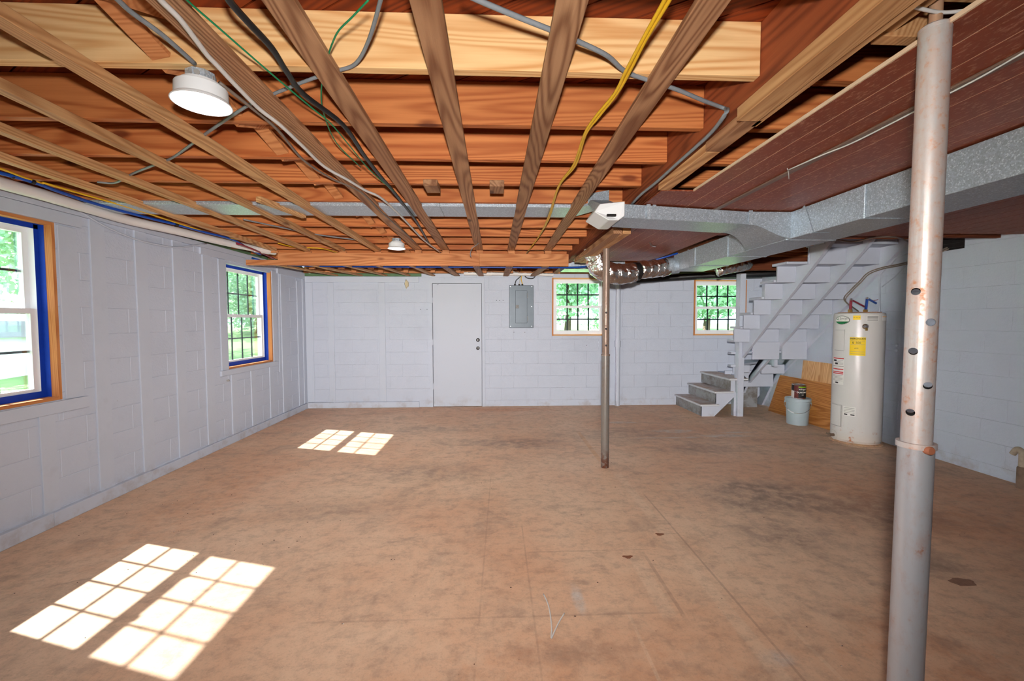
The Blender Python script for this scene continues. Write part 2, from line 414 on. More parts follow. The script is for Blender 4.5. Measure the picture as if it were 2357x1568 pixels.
# pale form line and rectangular ghosts left by old partitions
def line_y(x0, w, y0, y1, amp, col, slope, c):
    xx = n.math('SUBTRACT', XX[0], n.math('ADD', x0, n.math('MULTIPLY', XX[1], slope)))
    k = n.math('SUBTRACT', 1, n.ss(n.math('ABSOLUTE', xx), w*.6, w))
    k = n.math('MULTIPLY', k, n.math('MULTIPLY', n.ss(XX[1], y0-.05, y0+.05), n.math('SUBTRACT', 1, n.ss(XX[1], y1-.05, y1+.05))))
    k = n.math('MULTIPLY', k, NL)
    return n.mix(n.math('MULTIPLY', k, amp*.95), c, col)
LT, DK = srgb(228,196,168)[:3], srgb(140,112,96)[:3]
for args in ((1.13,.045,.5,3.9,.55,LT,0.0),(1.21,.008,.5,3.4,.45,DK,0.0),(1.36,.012,1.2,3.0,.5,LT,.0),(.83,.05,1.95,2.45,.6,LT,.0),(.90,.012,1.95,2.5,.4,DK,.0),
             (.64,.01,.6,2.0,.5,LT,.0),(1.06,.03,4.2,5.4,.5,srgb(206,150,100)[:3],0.0),(.18,.006,1.2,2.9,.3,DK,0.0),(2.1,.012,1.4,2.9,.3,LT,0.0),(-.12,.006,1.2,3.9,.25,DK,.02)):
    x0, w, y0_, y1_, am, col, sl = args; c = line_y(x0, w, y0_, y1_, am, col, sl, c)
def line_x(y0, w, x0, x1, amp, col, c):
    k = n.math('SUBTRACT', 1, n.ss(n.math('ABSOLUTE', n.math('SUBTRACT', XX[1], y0)), w*.6, w))
    k = n.math('MULTIPLY', k, n.math('MULTIPLY', n.ss(XX[0], x0-.05, x0+.05), n.math('SUBTRACT', 1, n.ss(XX[0], x1-.05, x1+.05))))
    k = n.math('MULTIPLY', k, NL)
    return n.mix(n.math('MULTIPLY', k, amp*.55), c, col)
for args in ((2.55,.008,.2,1.0,.55,DK),(1.98,.008,-.9,.8,.5,DK),(2.0,.03,.2,.8,.25,DK),(5.6,.02,-1.6,.6,.35,LT),(3.2,.006,-.9,.9,.3,DK),(1.32,.006,-.3,.9,.3,DK),(2.2,.01,1.4,2.2,.3,LT)):
    y0_, w, x0, x1, am, col = args; c = line_x(y0_, w, x0, x1, am, col, c)
c = n.mix(n.math('MULTIPLY', n.ss(d3, .45, .75), .4), c, srgb(156,128,110)[:3])
mot = n.noise(n.vmath('MULTIPLY', p, (1.0, 1.5, 1)), 7.5, 6, .74)
c = n.mix(n.math('MULTIPLY', n.ss(mot, .48, .66), .36), c, srgb(148,122,106)[:3])
c = n.mix(n.math('MULTIPLY', n.ss(mot, .5, .3), .2), c, srgb(226,194,166)[:3])
gr = n.noise(p, 46, 4, .7)
c = n.mix(n.math('MULTIPLY', n.ss(gr, .5, .75), .3), c, srgb(146,114,96)[:3])
c = n.mix(n.math('MULTIPLY', n.ss(fine, .52, .8), .22), c, srgb(120,96,80)[:3])
spk = n.vor(p, 9); sel = n.noise(p, 2.3, 2)
c = n.mix(n.math('MULTIPLY', n.math('SUBTRACT', 1, n.ss(spk, .025, .04)), n.ss(sel, .5, .6)), c, srgb(84,52,38)[:3])
n.color(c)
n.put(n.b.inputs['Roughness'], n.math('ADD', .5, n.math('MULTIPLY', b, .22)))
n.bump(fine, .2, .004)
MT['floor'] = n.m

# ------------------------------------------------------------------ shell: floor, walls of painted blocks
bm = BM(); box(bm, L-.2, R+.2, BACK-.2, D+.2, -.12, 0)
tag(mk('floor', bm, MT['floor']), 'tan stained concrete basement floor', 'floor', kind='structure')

def cut(rects, op):
    out = []
    a0, a1, b0, b1 = op
    for (u0, u1, z0, z1) in rects:
        if u1 <= a0 or u0 >= a1 or z1 <= b0 or z0 >= b1: out.append((u0, u1, z0, z1)); continue
        if u0 < a0: out.append((u0, a0, z0, z1))
        if u1 > a1: out.append((a1, u1, z0, z1))
        uu0, uu1 = max(u0, a0), min(u1, a1)
        if z0 < b0: out.append((uu0, uu1, z0, b0))
        if z1 > b1: out.append((uu0, uu1, b1, z1))
    return [r for r in out if r[1]-r[0] > .012 and r[3]-r[2] > .012]
def wall(name, mp, u0, u1, ztop, ops, label, phase=0, blocks=None, zoff=.103, hide=(), groove=.0011):
    """mp(u, d, z): d outward from the room; blocks: u-range and heights where single blocks are built"""
    bm = BM()
    rects = [(u0, u1, 0, ztop)]
    for o in ops: rects = cut(rects, o)
    for (a, b, z0, z1) in rects:
        hexa(bm, [mp(a,.0005,z0), mp(b,.0005,z0), mp(b,.2,z0), mp(a,.2,z0), mp(a,.0005,z1), mp(b,.0005,z1), mp(b,.2,z1), mp(a,.2,z1)])
    w = tag(mk(name, bm, MT['block']), label, 'wall', kind='structure')
    if not blocks: return w
    bu0, bu1 = blocks; cache = {}
    k = 0; z = zoff - .2032
    while z < ztop:
        z0, z1 = max(z, 0), min(z+.2032, ztop)
        st = math.floor((bu0-phase)/.4064)*.4064 + phase + (.2032 if k % 2 else 0) - .4064
        u = st
        while u < bu1:
            a, b = max(u, bu0), min(u+.4064, bu1); u += .4064
            if b-a < .02 or z1-z0 < .02: continue
            rs = [(a, b, z0, z1)]
            for o in ops: rs = cut(rs, o)
            for o in hide:
                if a >= o[0]-.001 and b <= o[1]+.001 and z0 >= o[2]-.001 and z1 <= o[3]+.001: rs = []
            if not rs: continue
            key = tuple(tuple(round(x, 3) for x in (r[0]-a, r[1]-a, r[2]-z0, r[3]-z0)) for r in rs)
            if key not in cache:
                bm = BM(); e, dp = groove*1.3, -groove
                for (p0, p1, q0, q1) in key:
                    o_ = mp(0, 0, 0)
                    f = lambda uu, dd, zz: Vector(mp(uu, dd, zz)) - Vector(o_)
                    b0 = [bm.verts.new(f(*t)) for t in ((p0,0,q0),(p1,0,q0),(p1,0,q1),(p0,0,q1))]
                    b1 = [bm.verts.new(f(*t)) for t in ((p0+e,dp,q0+e),(p1-e,dp,q0+e),(p1-e,dp,q1-e),(p0+e,dp,q1-e))]
                    for i in range(4): bm.faces.new([b0[i], b0[(i+1)%4], b1[(i+1)%4], b1[i]])
                    bm.faces.new(b1)
                    nrm = f(0,-1,0); bm.normal_update()
                    fc = bm.faces[-1] if False else None
                bmesh.ops.recalc_face_normals(bm, faces=bm.faces)
                # open shells: make sure the front faces the room
                bm.normal_update()
                big = max(bm.faces, key=lambda g: g.calc_area())
                if big.normal.dot(f(0,-1,0)) < 0: bmesh.ops.reverse_faces(bm, faces=bm.faces)
                me = bpy.data.meshes.new('block'); bm.to_mesh(me); bm.free(); me.materials.append(MT['block']); cache[key] = me
            link('block', cache[key], mp(a, 0, z0), w)
        z += .2032; k += 1
    return w
MPF = lambda u, d, z: (u, D+d, z)
MPL = lambda u, d, z: (L-d, u, z)
MPR = lambda u, d, z: (R+d, u, z)
MPB = lambda u, d, z: (u, BACK-d, z)
DOOR = (-1.075, -.17, 0, 2.10)
WA, WB = (.945, 1.835, 1.175, 2.135), (3.34, 4.24, 1.175, 2.105)
W1, W2 = (2.20, 3.15, .865, 2.11), (5.04, 6.05, .865, 2.11)
W5 = (-1.4, -.45, .865, 2.11)  # unseen window opening, added so daylight enters behind the camera
wall_far = wall('wall_far', MPF, L-.2, R+.2, 2.2, [DOOR, WA, WB], 'far wall of pale blue-white painted concrete blocks', -.1, (L, R))
wall_left = wall('wall_left', MPL, BACK, D, 2.25, [W1, W2, W5], 'left wall of painted concrete blocks with vertical boards and windows', 3.5266-.4064*4, (1.7, D), groove=.0028)
wall_right = wall('wall_right', MPR, BACK, D, ZD, [], 'right wall of grey painted concrete blocks behind the water heater', .1, (2.6, D), groove=.0028)
wall_back = wall('wall_back', MPB, L-.2, R+.2, ZD, [], 'back wall of the basement behind the viewpoint', 0)

# sill plates and rim boards above the block walls, painted boards on them
bm = BM(); box(bm, L-.16, L+.02, BACK, D, 2.25, 2.29); mk('sill_plate', bm, MT['green'], wall_left)
bm = BM(); box(bm, L-.16, L-.02, BACK, D, 2.29, ZD); mk('rim_joist', bm, MT['girder'], wall_left)
bm = BM(); box(bm, L, R, D-.005, D+.14, 2.2, 2.24); mk('sill_plate', bm, MT['green'], wall_far)
bm = BM(); box(bm, L, R, D+.02, D+.14, 2.24, ZD); mk('rim_joist', bm, MT['beam'], wall_far)

def board(wallobj, mp, u0, u1, z0, z1, th=.02, nm='furring_board', mat='trim', skew=0.0):
    bm = BM()
    hexa(bm, [mp(u0,0,z0), mp(u1,0,z0), mp(u1,-th,z0), mp(u0,-th,z0), mp(u0+skew,0,z1), mp(u1+skew,0,z1), mp(u1+skew,-th,z1), mp(u0+skew,-th,z1)])
    bevel(bm, .0018)
    return mk(nm, bm, MT[mat], wallobj)
# vertical furring on the left wall
for (a, b, z0, z1) in ((2.985,3.09,.09,.775),(3.17,3.305,.862,2.10),(3.40,3.525,.09,2.20),(3.82,3.942,.09,2.20),(4.24,4.36,.09,2.20),(4.66,4.79,.09,2.13),
                       (4.925,5.035,.862,2.12),(5.09,5.19,.09,.80),(5.50,5.60,.09,.80),(5.94,6.05,.09,.80),(6.06,6.18,.862,2.12),(6.30,6.44,.09,2.13),(6.80,6.90,.09,2.05),
                       (6.98,D-.001,.09,2.10),(2.40,2.50,.09,.775),(1.9,2.02,.09,2.1)):
    board(wall_left, MPL, a, b, z0, z1, .014, skew=random.uniform(-.012,.012))
board(wall_left, MPL, 1.2, 3.335, 2.112, 2.195, .024); board(wall_left, MPL, BACK+.1, 6.3, 2.197, 2.249, .03, 'top_board')
board(wall_left, MPL, 1.7, 3.33, .775, .858, .024); board(wall_left, MPL, 4.90, 6.14, .80, .862, .024)
board(wall_left, MPL, 4.62, 5.6, 2.125, 2.196, .024); board(wall_left, MPL, 6.2, D-.02, 2.10, 2.196, .024)
# thin conduit down the wall past the second window
bm = BM(); tube(bm, [(L+.012,6.235,2.10),(L+.012,6.20,.70)], .007, 6, 0); mk('conduit', bm, MT['trim'], wall_left, True)
bm = BM(); lathe(bm, [(.012,0),(.012,.02),(.004,.03)], (L+.003,5.02,.74), 10, (1,0,0)); mk('hook', bm, MT['inkgrey'], wall_left, True)
# far wall boards
for (a, b, z0, z1) in ((L+.022,-2.955,.10,2.05),(-2.715,-2.62,.10,2.05),(-1.90,-1.795,.10,2.05)):
    board(wall_far, MPF, a, b, z0, z1, .012)
board(wall_far, MPF, L+.02, -1.24, 2.052, 2.145, .02); board(wall_far, MPF, L+.02, -1.2, 2.15, 2.2, .022, mat='green')
bm = BM(); box(bm, L+.03, -1.255, D-.03, D, 0, .095); bevel(bm, .003)
tag(mk('baseboard_far', bm, MT['trim']), 'painted baseboard along the far wall left of the door', 'baseboard', kind='structure')
for i, (a, b, h_, t_) in enumerate(((3.86,D-.03,.088,.036),(3.02,3.855,.095,.042),(BACK,3.015,.1,.045))):
    bm = BM(); box(bm, L, L+t_, a, b, 0, h_); bevel(bm, .003)
    tag(mk('baseboard_left', bm, MT['trim']), ['painted baseboard running from the far left corner to the first joint', 'short painted baseboard piece in the middle of the left wall', 'nearest painted baseboard plank at the foot of the left wall'][i], 'baseboard', kind='structure')
# dab of foam on the far wall, two filled-in bolt holes
bm = BM(); bmesh.ops.create_icosphere(bm, subdivisions=3, radius=.045)
for v in bm.verts:
    v.co = Vector((v.co.x*.75, v.co.y*.45, v.co.z*1.5)) * (1+.25*math.sin(v.co.x*90)*math.cos(v.co.z*70)) + Vector((-1.435, D-.012, 2.03))
tag(mk('foam_dab', bm, MT['foam'], smooth=True), 'tan lump of expanding foam stuck high on the far wall', 'foam')
for (x, y) in ((1143,692),(1150,692),(1158,692),(1183,765),(1208,765),(983,712),(968,712),(1350,795),(1008,655)):
    q = PY(x, y, D-.003); bm = BM(); lathe(bm, [(.006,0),(.006,.004),(0,.006)], (q.x,D-.003,q.z), 8, (0,-1,0)); mk('anchor', bm, MT['dark'], wall_far)

# ------------------------------------------------------------------ windows
def window(name, mp, op, label, tape=(), casing=False, white_head=False):
    u0, u1, z0, z1 = op
    w = empty(name, mp((u0+u1)/2, .09, z0)); tag(w, label, 'window', kind='structure')
    V = mp is MPL
    def bx(bm, a, b, d0, d1, p, q): hexa(bm, [mp(a,d0,p), mp(b,d0,p), mp(b,d1,p), mp(a,d1,p), mp(a,d0,q), mp(b,d0,q), mp(b,d1,q), mp(a,d1,q)])
    jw = .022; din = -.014 if casing else -.004
    for nm, r, mt in (('jamb',(u0,u0+jw,z0,z1),'wood_z'),('jamb',(u1-jw,u1,z0,z1),'wood_z'),('head_jamb',(u0+jw,u1-jw,z1-jw,z1),'wood_y' if V else 'wood_x'),('sill',(u0+jw,u1-jw,z0,z0+jw),'wood_y' if V else 'wood_x')):
        bm = BM(); bx(bm, r[0], r[1], din, .125, r[2], r[3]); mk(nm, bm, MT['trim' if white_head and (nm == 'head_jamb' or (nm == 'jamb' and r[0] == u0)) else mt], w)
    a, b, p, q = u0+jw, u1-jw, z0+jw, z1-jw
    fd = .085 if V else .03
    bm = BM(); f = .028
    for r in ((a,a+f,p,q),(b-f,b,p,q),(a+f,b-f,p,p+f),(a+f,b-f,q-f,q)): bx(bm, r[0], r[1], fd, fd+.085, r[2], r[3])
    mk('vinyl_frame', bm, MT['vinyl'], w)
    a, b, p, q = a+f, b-f, p+f, q-f; mid = (p+q)/2
    for nm, zlo, zhi, d0 in (('upper_sash', mid-.02, q, fd+.045),('lower_sash', p, mid+.02, fd+.012)):
        bm = BM(); s = .036
        for r in ((a,a+s,zlo,zhi),(b-s,b,zlo,zhi),(a+s,b-s,zlo,zlo+s),(a+s,b-s,zhi-s,zhi)): bx(bm, r[0], r[1], d0, d0+.03, r[2], r[3])
        sash = mk(nm, bm, MT['vinyl'], w)
        bm = BM(); bx(bm, a+s, b-s, d0+.013, d0+.017, zlo+s, zhi-s); mk('pane', bm, MT['glass'], sash)
        gw = .008 if V else .0115
        for k in (1, 2, 3):
            uu = a+s+(b-a-2*s)*k/4; bm = BM(); bx(bm, uu-gw, uu+gw, d0+.017, d0+.026, zlo+s, zhi-s); mk('muntin', bm, MT['blackbar'], sash)
        zz = (zlo+zhi)/2; bm = BM(); bx(bm, a+s, b-s, d0+.0175, d0+.0255, zz-gw, zz+gw); mk('muntin', bm, MT['blackbar'], sash)
        if nm == 'lower_sash':
            for k in (.3, .7):
                bm = BM(); uu = a+(b-a)*k; bx(bm, uu-.022, uu+.022, d0-.008, d0+.012, zhi, zhi+.006); mk('latch', bm, MT['vinyl'], sash)
    a, b, p, q = u0+jw, u1-jw, z0+jw, z1-jw
    tw = .03
    for t_ in tape:
        bm = BM()
        if t_ == 'right':
            bx(bm, b-.0015, b-.0005, fd-.04, fd, p, q); bx(bm, b-tw, b, fd-.0012, fd-.0002, p, q)
        if t_ == 'left': bx(bm, a, a+tw, fd-.0012, fd-.0002, p, q)
        if t_ == 'top':
            bx(bm, a, b, fd-.035, fd, q-.0015, q-.0005); bx(bm, a, b, fd-.0012, fd-.0002, q-tw, q)
        if t_ == 'bottom':
            bx(bm, a, b, fd-.0014, fd-.0002, p, p+tw+.014); bx(bm, a, b, fd-.02, fd, p+.0005, p+.0015)
        mk('masking_tape', bm, MT['tape'], w)
    return w
window('window_1', MPL, W1, 'nearest left wall window edged with blue masking tape and bare pine jamb', ('right','left','top','bottom'))
window('window_2', MPL, W2, 'farther left wall window with black grilles, blue tape and pine jamb', ('right','bottom','top'), white_head=True)
window('window_3', MPF, WA, 'far wall window behind the rusty middle post, right of the breaker panel', casing=True)
window('window_4', MPF, WB, 'far wall window beside the white stair post', casing=True)
window('window_added', MPL, W5, 'unseen left wall window added behind the viewpoint to let light in', ('right','bottom'))

# ------------------------------------------------------------------ door
dr = tag(empty('door_1', (-.62, D, 0)), 'plain white flush door with dark knob and deadbolt in the far wall', 'door', kind='structure')
bm = BM(); box(bm, -1.075, -1.028, D-.015, D+.1, 0, 2.10); box(bm, -.217, -.17, D-.015, D+.1, 0, 2.10); box(bm, -1.028, -.217, D-.015, D+.1, 2.04, 2.10); mk('door_frame', bm, MT['trim'], dr)
bm = BM(); box(bm, -1.022, -.223, D-.004, D+.036, .006, 2.034); bevel(bm, .002); slab = mk('door_slab', bm, MT['door'], dr)
bm = BM(); box(bm, -1.075, -.17, D+.05, D+.09, 0, 2.10); mk('light_leak_stop', bm, MT['dark'], dr)  # dark backing added behind the slab to block light leaking round it
for z in (1.109, .975):
    bm = BM(); lathe(bm, [(.027,0),(.03,.006),(.022,.012)] if z > 1 else [(.028,0),(.028,.008),(.014,.012),(.014,.03),(.026,.04),(.028,.052),(.02,.064),(0,.066)], (-.284, D-.004, z), 24, (0,-1,0))
    k = mk('deadbolt' if z > 1 else 'knob', bm, MT['darkmetal'], slab, True)
    if z > 1:
        bm = BM(); box(bm, -.288, -.28, D-.03, D-.014, z-.016, z+.016); bevel(bm, .003); mk('thumb_turn', bm, MT['chrome'], k)
for z in (1.72, 1.03, .3):
    bm = BM(); lathe(bm, [(.007,0),(.007,.09)], (-1.026, D-.01, z), 8); mk('hinge', bm, MT['trim'], dr, True)

# ------------------------------------------------------------------ ceiling: deck, joists, girder, furring
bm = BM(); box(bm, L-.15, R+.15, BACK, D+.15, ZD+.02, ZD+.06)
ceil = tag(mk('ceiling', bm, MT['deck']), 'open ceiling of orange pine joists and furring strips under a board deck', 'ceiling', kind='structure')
# diagonal deck boards over the nearest bays
th = math.radians(32); bw = .14
ux = Vector((math.cos(th), -math.sin(th), 0)); un = Vector((math.sin(th), math.cos(th), 0))
for k in range(-10, 34):
    c0 = Vector((-1.0, .2, 0)) + un*(k*bw)
    # clip board axis to room box
    ts = []
    lo, hi = -6, 8
    for ax, mn, mx_ in ((0, L, R), (1, .55, 4.2)):
        if abs(ux[ax]) > 1e-6:
            t0, t1 = sorted(((mn-c0[ax])/ux[ax], (mx_-c0[ax])/ux[ax])); lo, hi = max(lo, t0), min(hi, t1)
    if hi-lo < .3: continue
    a, b = c0+ux*lo, c0+ux*hi
    mid = (a+b)/2; ln = (b-a).length
    bm = BM(); box(bm, -ln/2, ln/2, -bw/2+.003, bw/2-.003, 0, .019)
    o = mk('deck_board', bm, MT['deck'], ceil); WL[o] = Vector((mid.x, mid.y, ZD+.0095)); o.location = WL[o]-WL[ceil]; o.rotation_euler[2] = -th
GX0, GX1, GZ = .932, 1.052, 2.19
def jo(a, b, y, mat):
    bm = BM(); box(bm, a, b, y, y+.038, ZJ, ZD); bevel(bm, .002)
    return mk('joist', bm, MT[mat], ceil)
for k in range(-9, 14):
    y = Y0 + k*SP
    if y < BACK+.1: continue
    jo(L-.02, GX0-.001, y, 'joist_new' if k == 0 else 'joist')
    jo(GX1+.001, R-.002, y + (.0 if k % 2 else .02), 'joist')
# girder of three planks
for i in range(2):
    bm = BM(); x0 = GX0+i*.04; box(bm, x0, x0+.0395, BACK, 6.9, GZ, ZD); bevel(bm, .002); mk('girder_plank', bm, MT['girder'], ceil)
# bearing strip beside the girder, nailed lumber below it
bm = BM(); box(bm, GX0-.012, GX0-.001, -1, 5.2, GZ+.001, GZ+.03); mk('nailer', bm, MT['girder'], ceil)
def lumber(name, x0, x1, y0, y1, z0, z1, mat, parent=None, bv=.002):
    bm = BM(); box(bm, x0, x1, y0, y1, z0, z1); bevel(bm, bv); return mk(name, bm, MT[mat], parent or ceil)
lumber('nailer', .885, .965, .3, 1.56, 2.142, GZ-.0005, 'strip_y')
lumber('nailer', .972, .996, .3, 1.62, 2.15, GZ-.0005, 'strip_y')
lumber('nailer', .918, .99, 1.57, 1.86, 2.15, GZ-.0005, 'strip')
lumber('nailer', .925, .99, 1.87, 2.415, 2.152, GZ-.0005, 'strip_y')
lumber('nailer', .78, .93, 3.05, 3.13, ZJ-.035, ZJ-.001, 'beam')
for (x0, x1, y0, y1, mt) in ((.93,1.0,3.35,5.0,'strip'),(1.005,1.07,3.35,5.05,'strip_y')):
    lumber('nailer', x0, x1, y0, y1, 2.10, 2.1495, mt)
# blocks around the near post head
for (x0, x1, y0, y1, z0, z1) in ((1.06,1.20,1.16,1.20,2.19,2.27),(1.09,1.24,1.0,1.09,2.23,2.27),(1.02,1.09,.85,1.2,2.2,2.27)):
    lumber('block_offcut', x0, x1, y0, y1, z0, z1, 'strip_y')
# furring strips under the joists
FX = [(-2.47,-2.55,.045,.04,'strip_y'),(-2.12,-2.17,.045,.04,'strip_y'),(-1.745,-1.77,.05,.04,'strip_y'),(-1.345,-1.365,.06,.04,'strip_y'),
      (-.862,-.90,.088,.02,'strip'),(-.563,-.58,.086,.02,'strip'),(-.179,-.183,.084,.02,'strip'),(.207,.19,.084,.02,'strip'),(.575,.625,.086,.02,'strip')]
for (xa, xb, w, t_, mt) in FX:
    bm = BM(); za = ZJ-.0005-t_/2; bar(bm, (xa-(xb-xa)*.5, -1.2, za), (xb, 5.10, za), w, t_); bevel(bm, .002); mk('furring_strip', bm, MT[mt], ceil)
# dropped beam at the rear with hangers, and the lower strips behind it
bm = BM(); prism(bm, [(-2.86,5.06,2.068),(-.185,5.06,2.068),(-.185,5.06,2.212),(-2.50,5.06,2.212),(-2.50,5.06,2.128),(-2.86,5.06,2.128)], (0,.038,0)); mk('dropped_beam', bm, MT['beam'], ceil)
bm = BM(); box(bm, -.183, .872, 5.06, 5.098, 2.066, 2.210); bevel(bm, .002); mk('dropped_beam', bm, MT['beam'], ceil)
for x in [f[1] for f in FX]:
    lumber('hanger_block', x-.035, x+.045, 5.07, 5.10, 2.2115, 2.2295 if x < -1 else 2.2495, 'beam')
RX = [-2.56,-2.17,-1.775,-1.40,-1.0,-.615,-.225,.178,.62]
for x in RX:
    bm = BM(); bar(bm, (x, 5.105, 2.083), (x, D-.02, 2.165), .055 if x < -.8 else .085, .022); bevel(bm, .002); mk('furring_strip', bm, MT['strip_y' if x < -.8 else 'strip'], ceil)
    lumber('hanger_block', x+.05, x+.125, 5.9, 5.938, 2.13, ZJ+.03, 'beam')
    lumber('hanger_block', x+.03, x+.10, 6.5, 6.538, 2.15, ZJ+.03, 'beam')
lumber('ledger', L+.02, 1.6, D-.06, D-.022, 2.2, 2.27, 'beam')
lumber('ledger', -.2, .05, D-.10, D-.06, 2.17, 2.2, 'beam'); lumber('ledger', .1, .75, D-.12, D-.06, 2.18, 2.22, 'beam')
# offcuts and cross-bridging
lumber('block_offcut', -.43, -.345, 2.63, 2.78, ZJ-.039, ZJ-.001, 'strip')
lumber('block_offcut', -.03, .058, 2.63, 2.78, ZJ-.039, ZJ-.001, 'strip')
bm = BM(); bar(bm, (-1.60,3.0,2.245), (-1.50,3.46,2.245), .04, .035); mk('block_offcut', bm, MT['strip_y'], ceil)
for k in range(-1, 12):
    y = Y0+k*SP
    if k == 4: continue
    for (za, zb, dx) in ((ZD-.02, ZJ+.02, 0), (ZJ+.02, ZD-.02, .05)):
        bm = BM(); bar(bm, (-1.13+dx-.03, y+.039, za), (-1.10+dx, y+SP-.001, zb), .062, .018, (0,1,.6)); mk('bridging', bm, MT['beam'], ceil)
# brown prefinished boards below the right-hand bays
ZP = 2.15
px_edges = [1.135, 1.235, 1.345, 1.46, 1.575, 1.745, 1.91, 2.05, 2.20, 2.36, 2.52, 2.68, 2.84, 3.0, 3.16, 3.32, 3.48, 3.64, 3.8, 3.96, 4.12, 4.28, 4.50]
for a, b in zip(px_edges, px_edges[1:]):
    yf = 5.2 if b < 1.95 else (3.62 if b < 3.65 else 3.5)
    if a > 2.0: ys = -1.5
    bm = BM(); prism(bm, [(a+.0026,-1.5,ZP),(b-.0026,-1.5,ZP),(b-.0026,yf,ZP),(a+.0026,yf+(.0 if b < 1.95 else .02),ZP)], (0,0,.008)); mk('ceiling_board', bm, [MT['panel']], ceil)
bm = BM(); box(bm, .945, 1.134, 2.42, 5.2, ZP, ZP+.008); mk('ceiling_board', bm, MT['panel'], ceil)
bm = BM(); box(bm, 1.14, 4.5, -1.5, 3.48, ZP+.0012, ZP+.0075); mk('board_backing', bm, MT['paneledge'], ceil)
bm = BM(); box(bm, .95, 1.9, 3.48, 5.18, ZP+.0012, ZP+.0075); mk('board_backing', bm, MT['paneledge'], ceil)
bm = BM(); box(bm, 1.1285, 1.1345, -1.5, 2.42, ZP, ZP+.012); mk('board_edge', bm, MT['paneledge'], ceil)
for x in (1.5, 2.3, 3.1, 3.9):
    lumber('furring_strip', x, x+.04, -1.4, 3.4, ZP+.012, ZJ-.001, 'strip')
lumber('furring_strip', 1.86, 1.905, 3.4, 5.2, ZP+.011, ZP+.04, 'strip_y')
bm = BM(); bar(bm, (1.455,-1.2,ZP-.004), (1.455,3.2,ZP-.004), .035, .008); bevel(bm, .002); mk('moulding', bm, MT['moulding'], ceil)
# stairwell header
lumber('stair_header', 2.3, 4.5, 5.6, 5.64, 2.09, ZJ-.002, 'brownwood'); lumber('stair_header', 2.2, 2.24, 3.64, 6.9, 2.12, ZJ-.002, 'brownwood')
lumber('stair_header', 2.3, 4.5, 3.66, 3.70, ZP, ZJ-.002, 'brownwood')

# ------------------------------------------------------------------ lamps
def lamp(x, y, zb, r, label, energy):
    t = tag(empty('light_fixture', (x, y, zb)), label, 'lamp', 'keyless ceiling lamps on the joists')
    z = zb
    bm = BM(); lathe(bm, [(r*.9,z),(r,z+.002),(r*.985,z+.006),(r*.9,z+.014)], (x,y,0), 40); mk('shade', bm, MT['porcelain'], t, True)
    bm = BM(); lathe(bm, [(0,z-.004),(r*.5,z-.0035),(r*.9,z-.001),(r*.985,z+.002),(r*.9,z+.002)], (x,y,0), 40, cap=False); mk('diffuser', bm, MT['diffuser'], t, True)
    bm = BM(); lathe(bm, [(r*.88,z+.014),(r*.86,z+.056),(r*.8,z+.059)], (x,y,0), 36); mk('lamp_body', bm, MT['porcelain'], t, True)
    bm = BM(); lathe(bm, [(r*.66,z+.059),(r*.7,z+.062),(r*.66,z+.072),(r*.55,z+.075)], (x,y,0), 36); mk('canopy_ring', bm, MT['porcelain'], t, True)
    bm = BM(); lathe(bm, [(r*.5,z+.075),(r*.5,z+.104),(r*.47,z+.1055)], (x,y,0), 8); jb = mk('junction_box', bm, MT['galv'], t)
    for k in range(5):
        a = k*1.256; bm = BM(); lathe(bm, [(.009,0),(.009,.003)], (x+math.cos(a)*r*.46, y+math.sin(a)*r*.46, z+.088), 10, (math.cos(a),math.sin(a),0)); mk('knockout', bm, MT['inkgrey'], jb)
    ld = bpy.data.lights.new('lamp_light', 'AREA'); ld.shape = 'DISK'; ld.size = r*1.7; ld.energy = energy; ld.color = (1,.95,.88)
    lo = bpy.data.objects.new('lamp_light', ld); COL.objects.link(lo); lo.parent = t; lo.location = (0,0,-.008)
    return t
q1, q2 = PZ(465, 241, 2.165), PZ(913, 573, 2.165)
lamp(q1.x, q1.y, 2.165, .091, 'large round white ceiling lamp nearest the viewer, lit', 8)
lamp(q2.x, q2.y, 2.165, .091, 'small distant round white ceiling lamp near the rear beam, lit', 11)

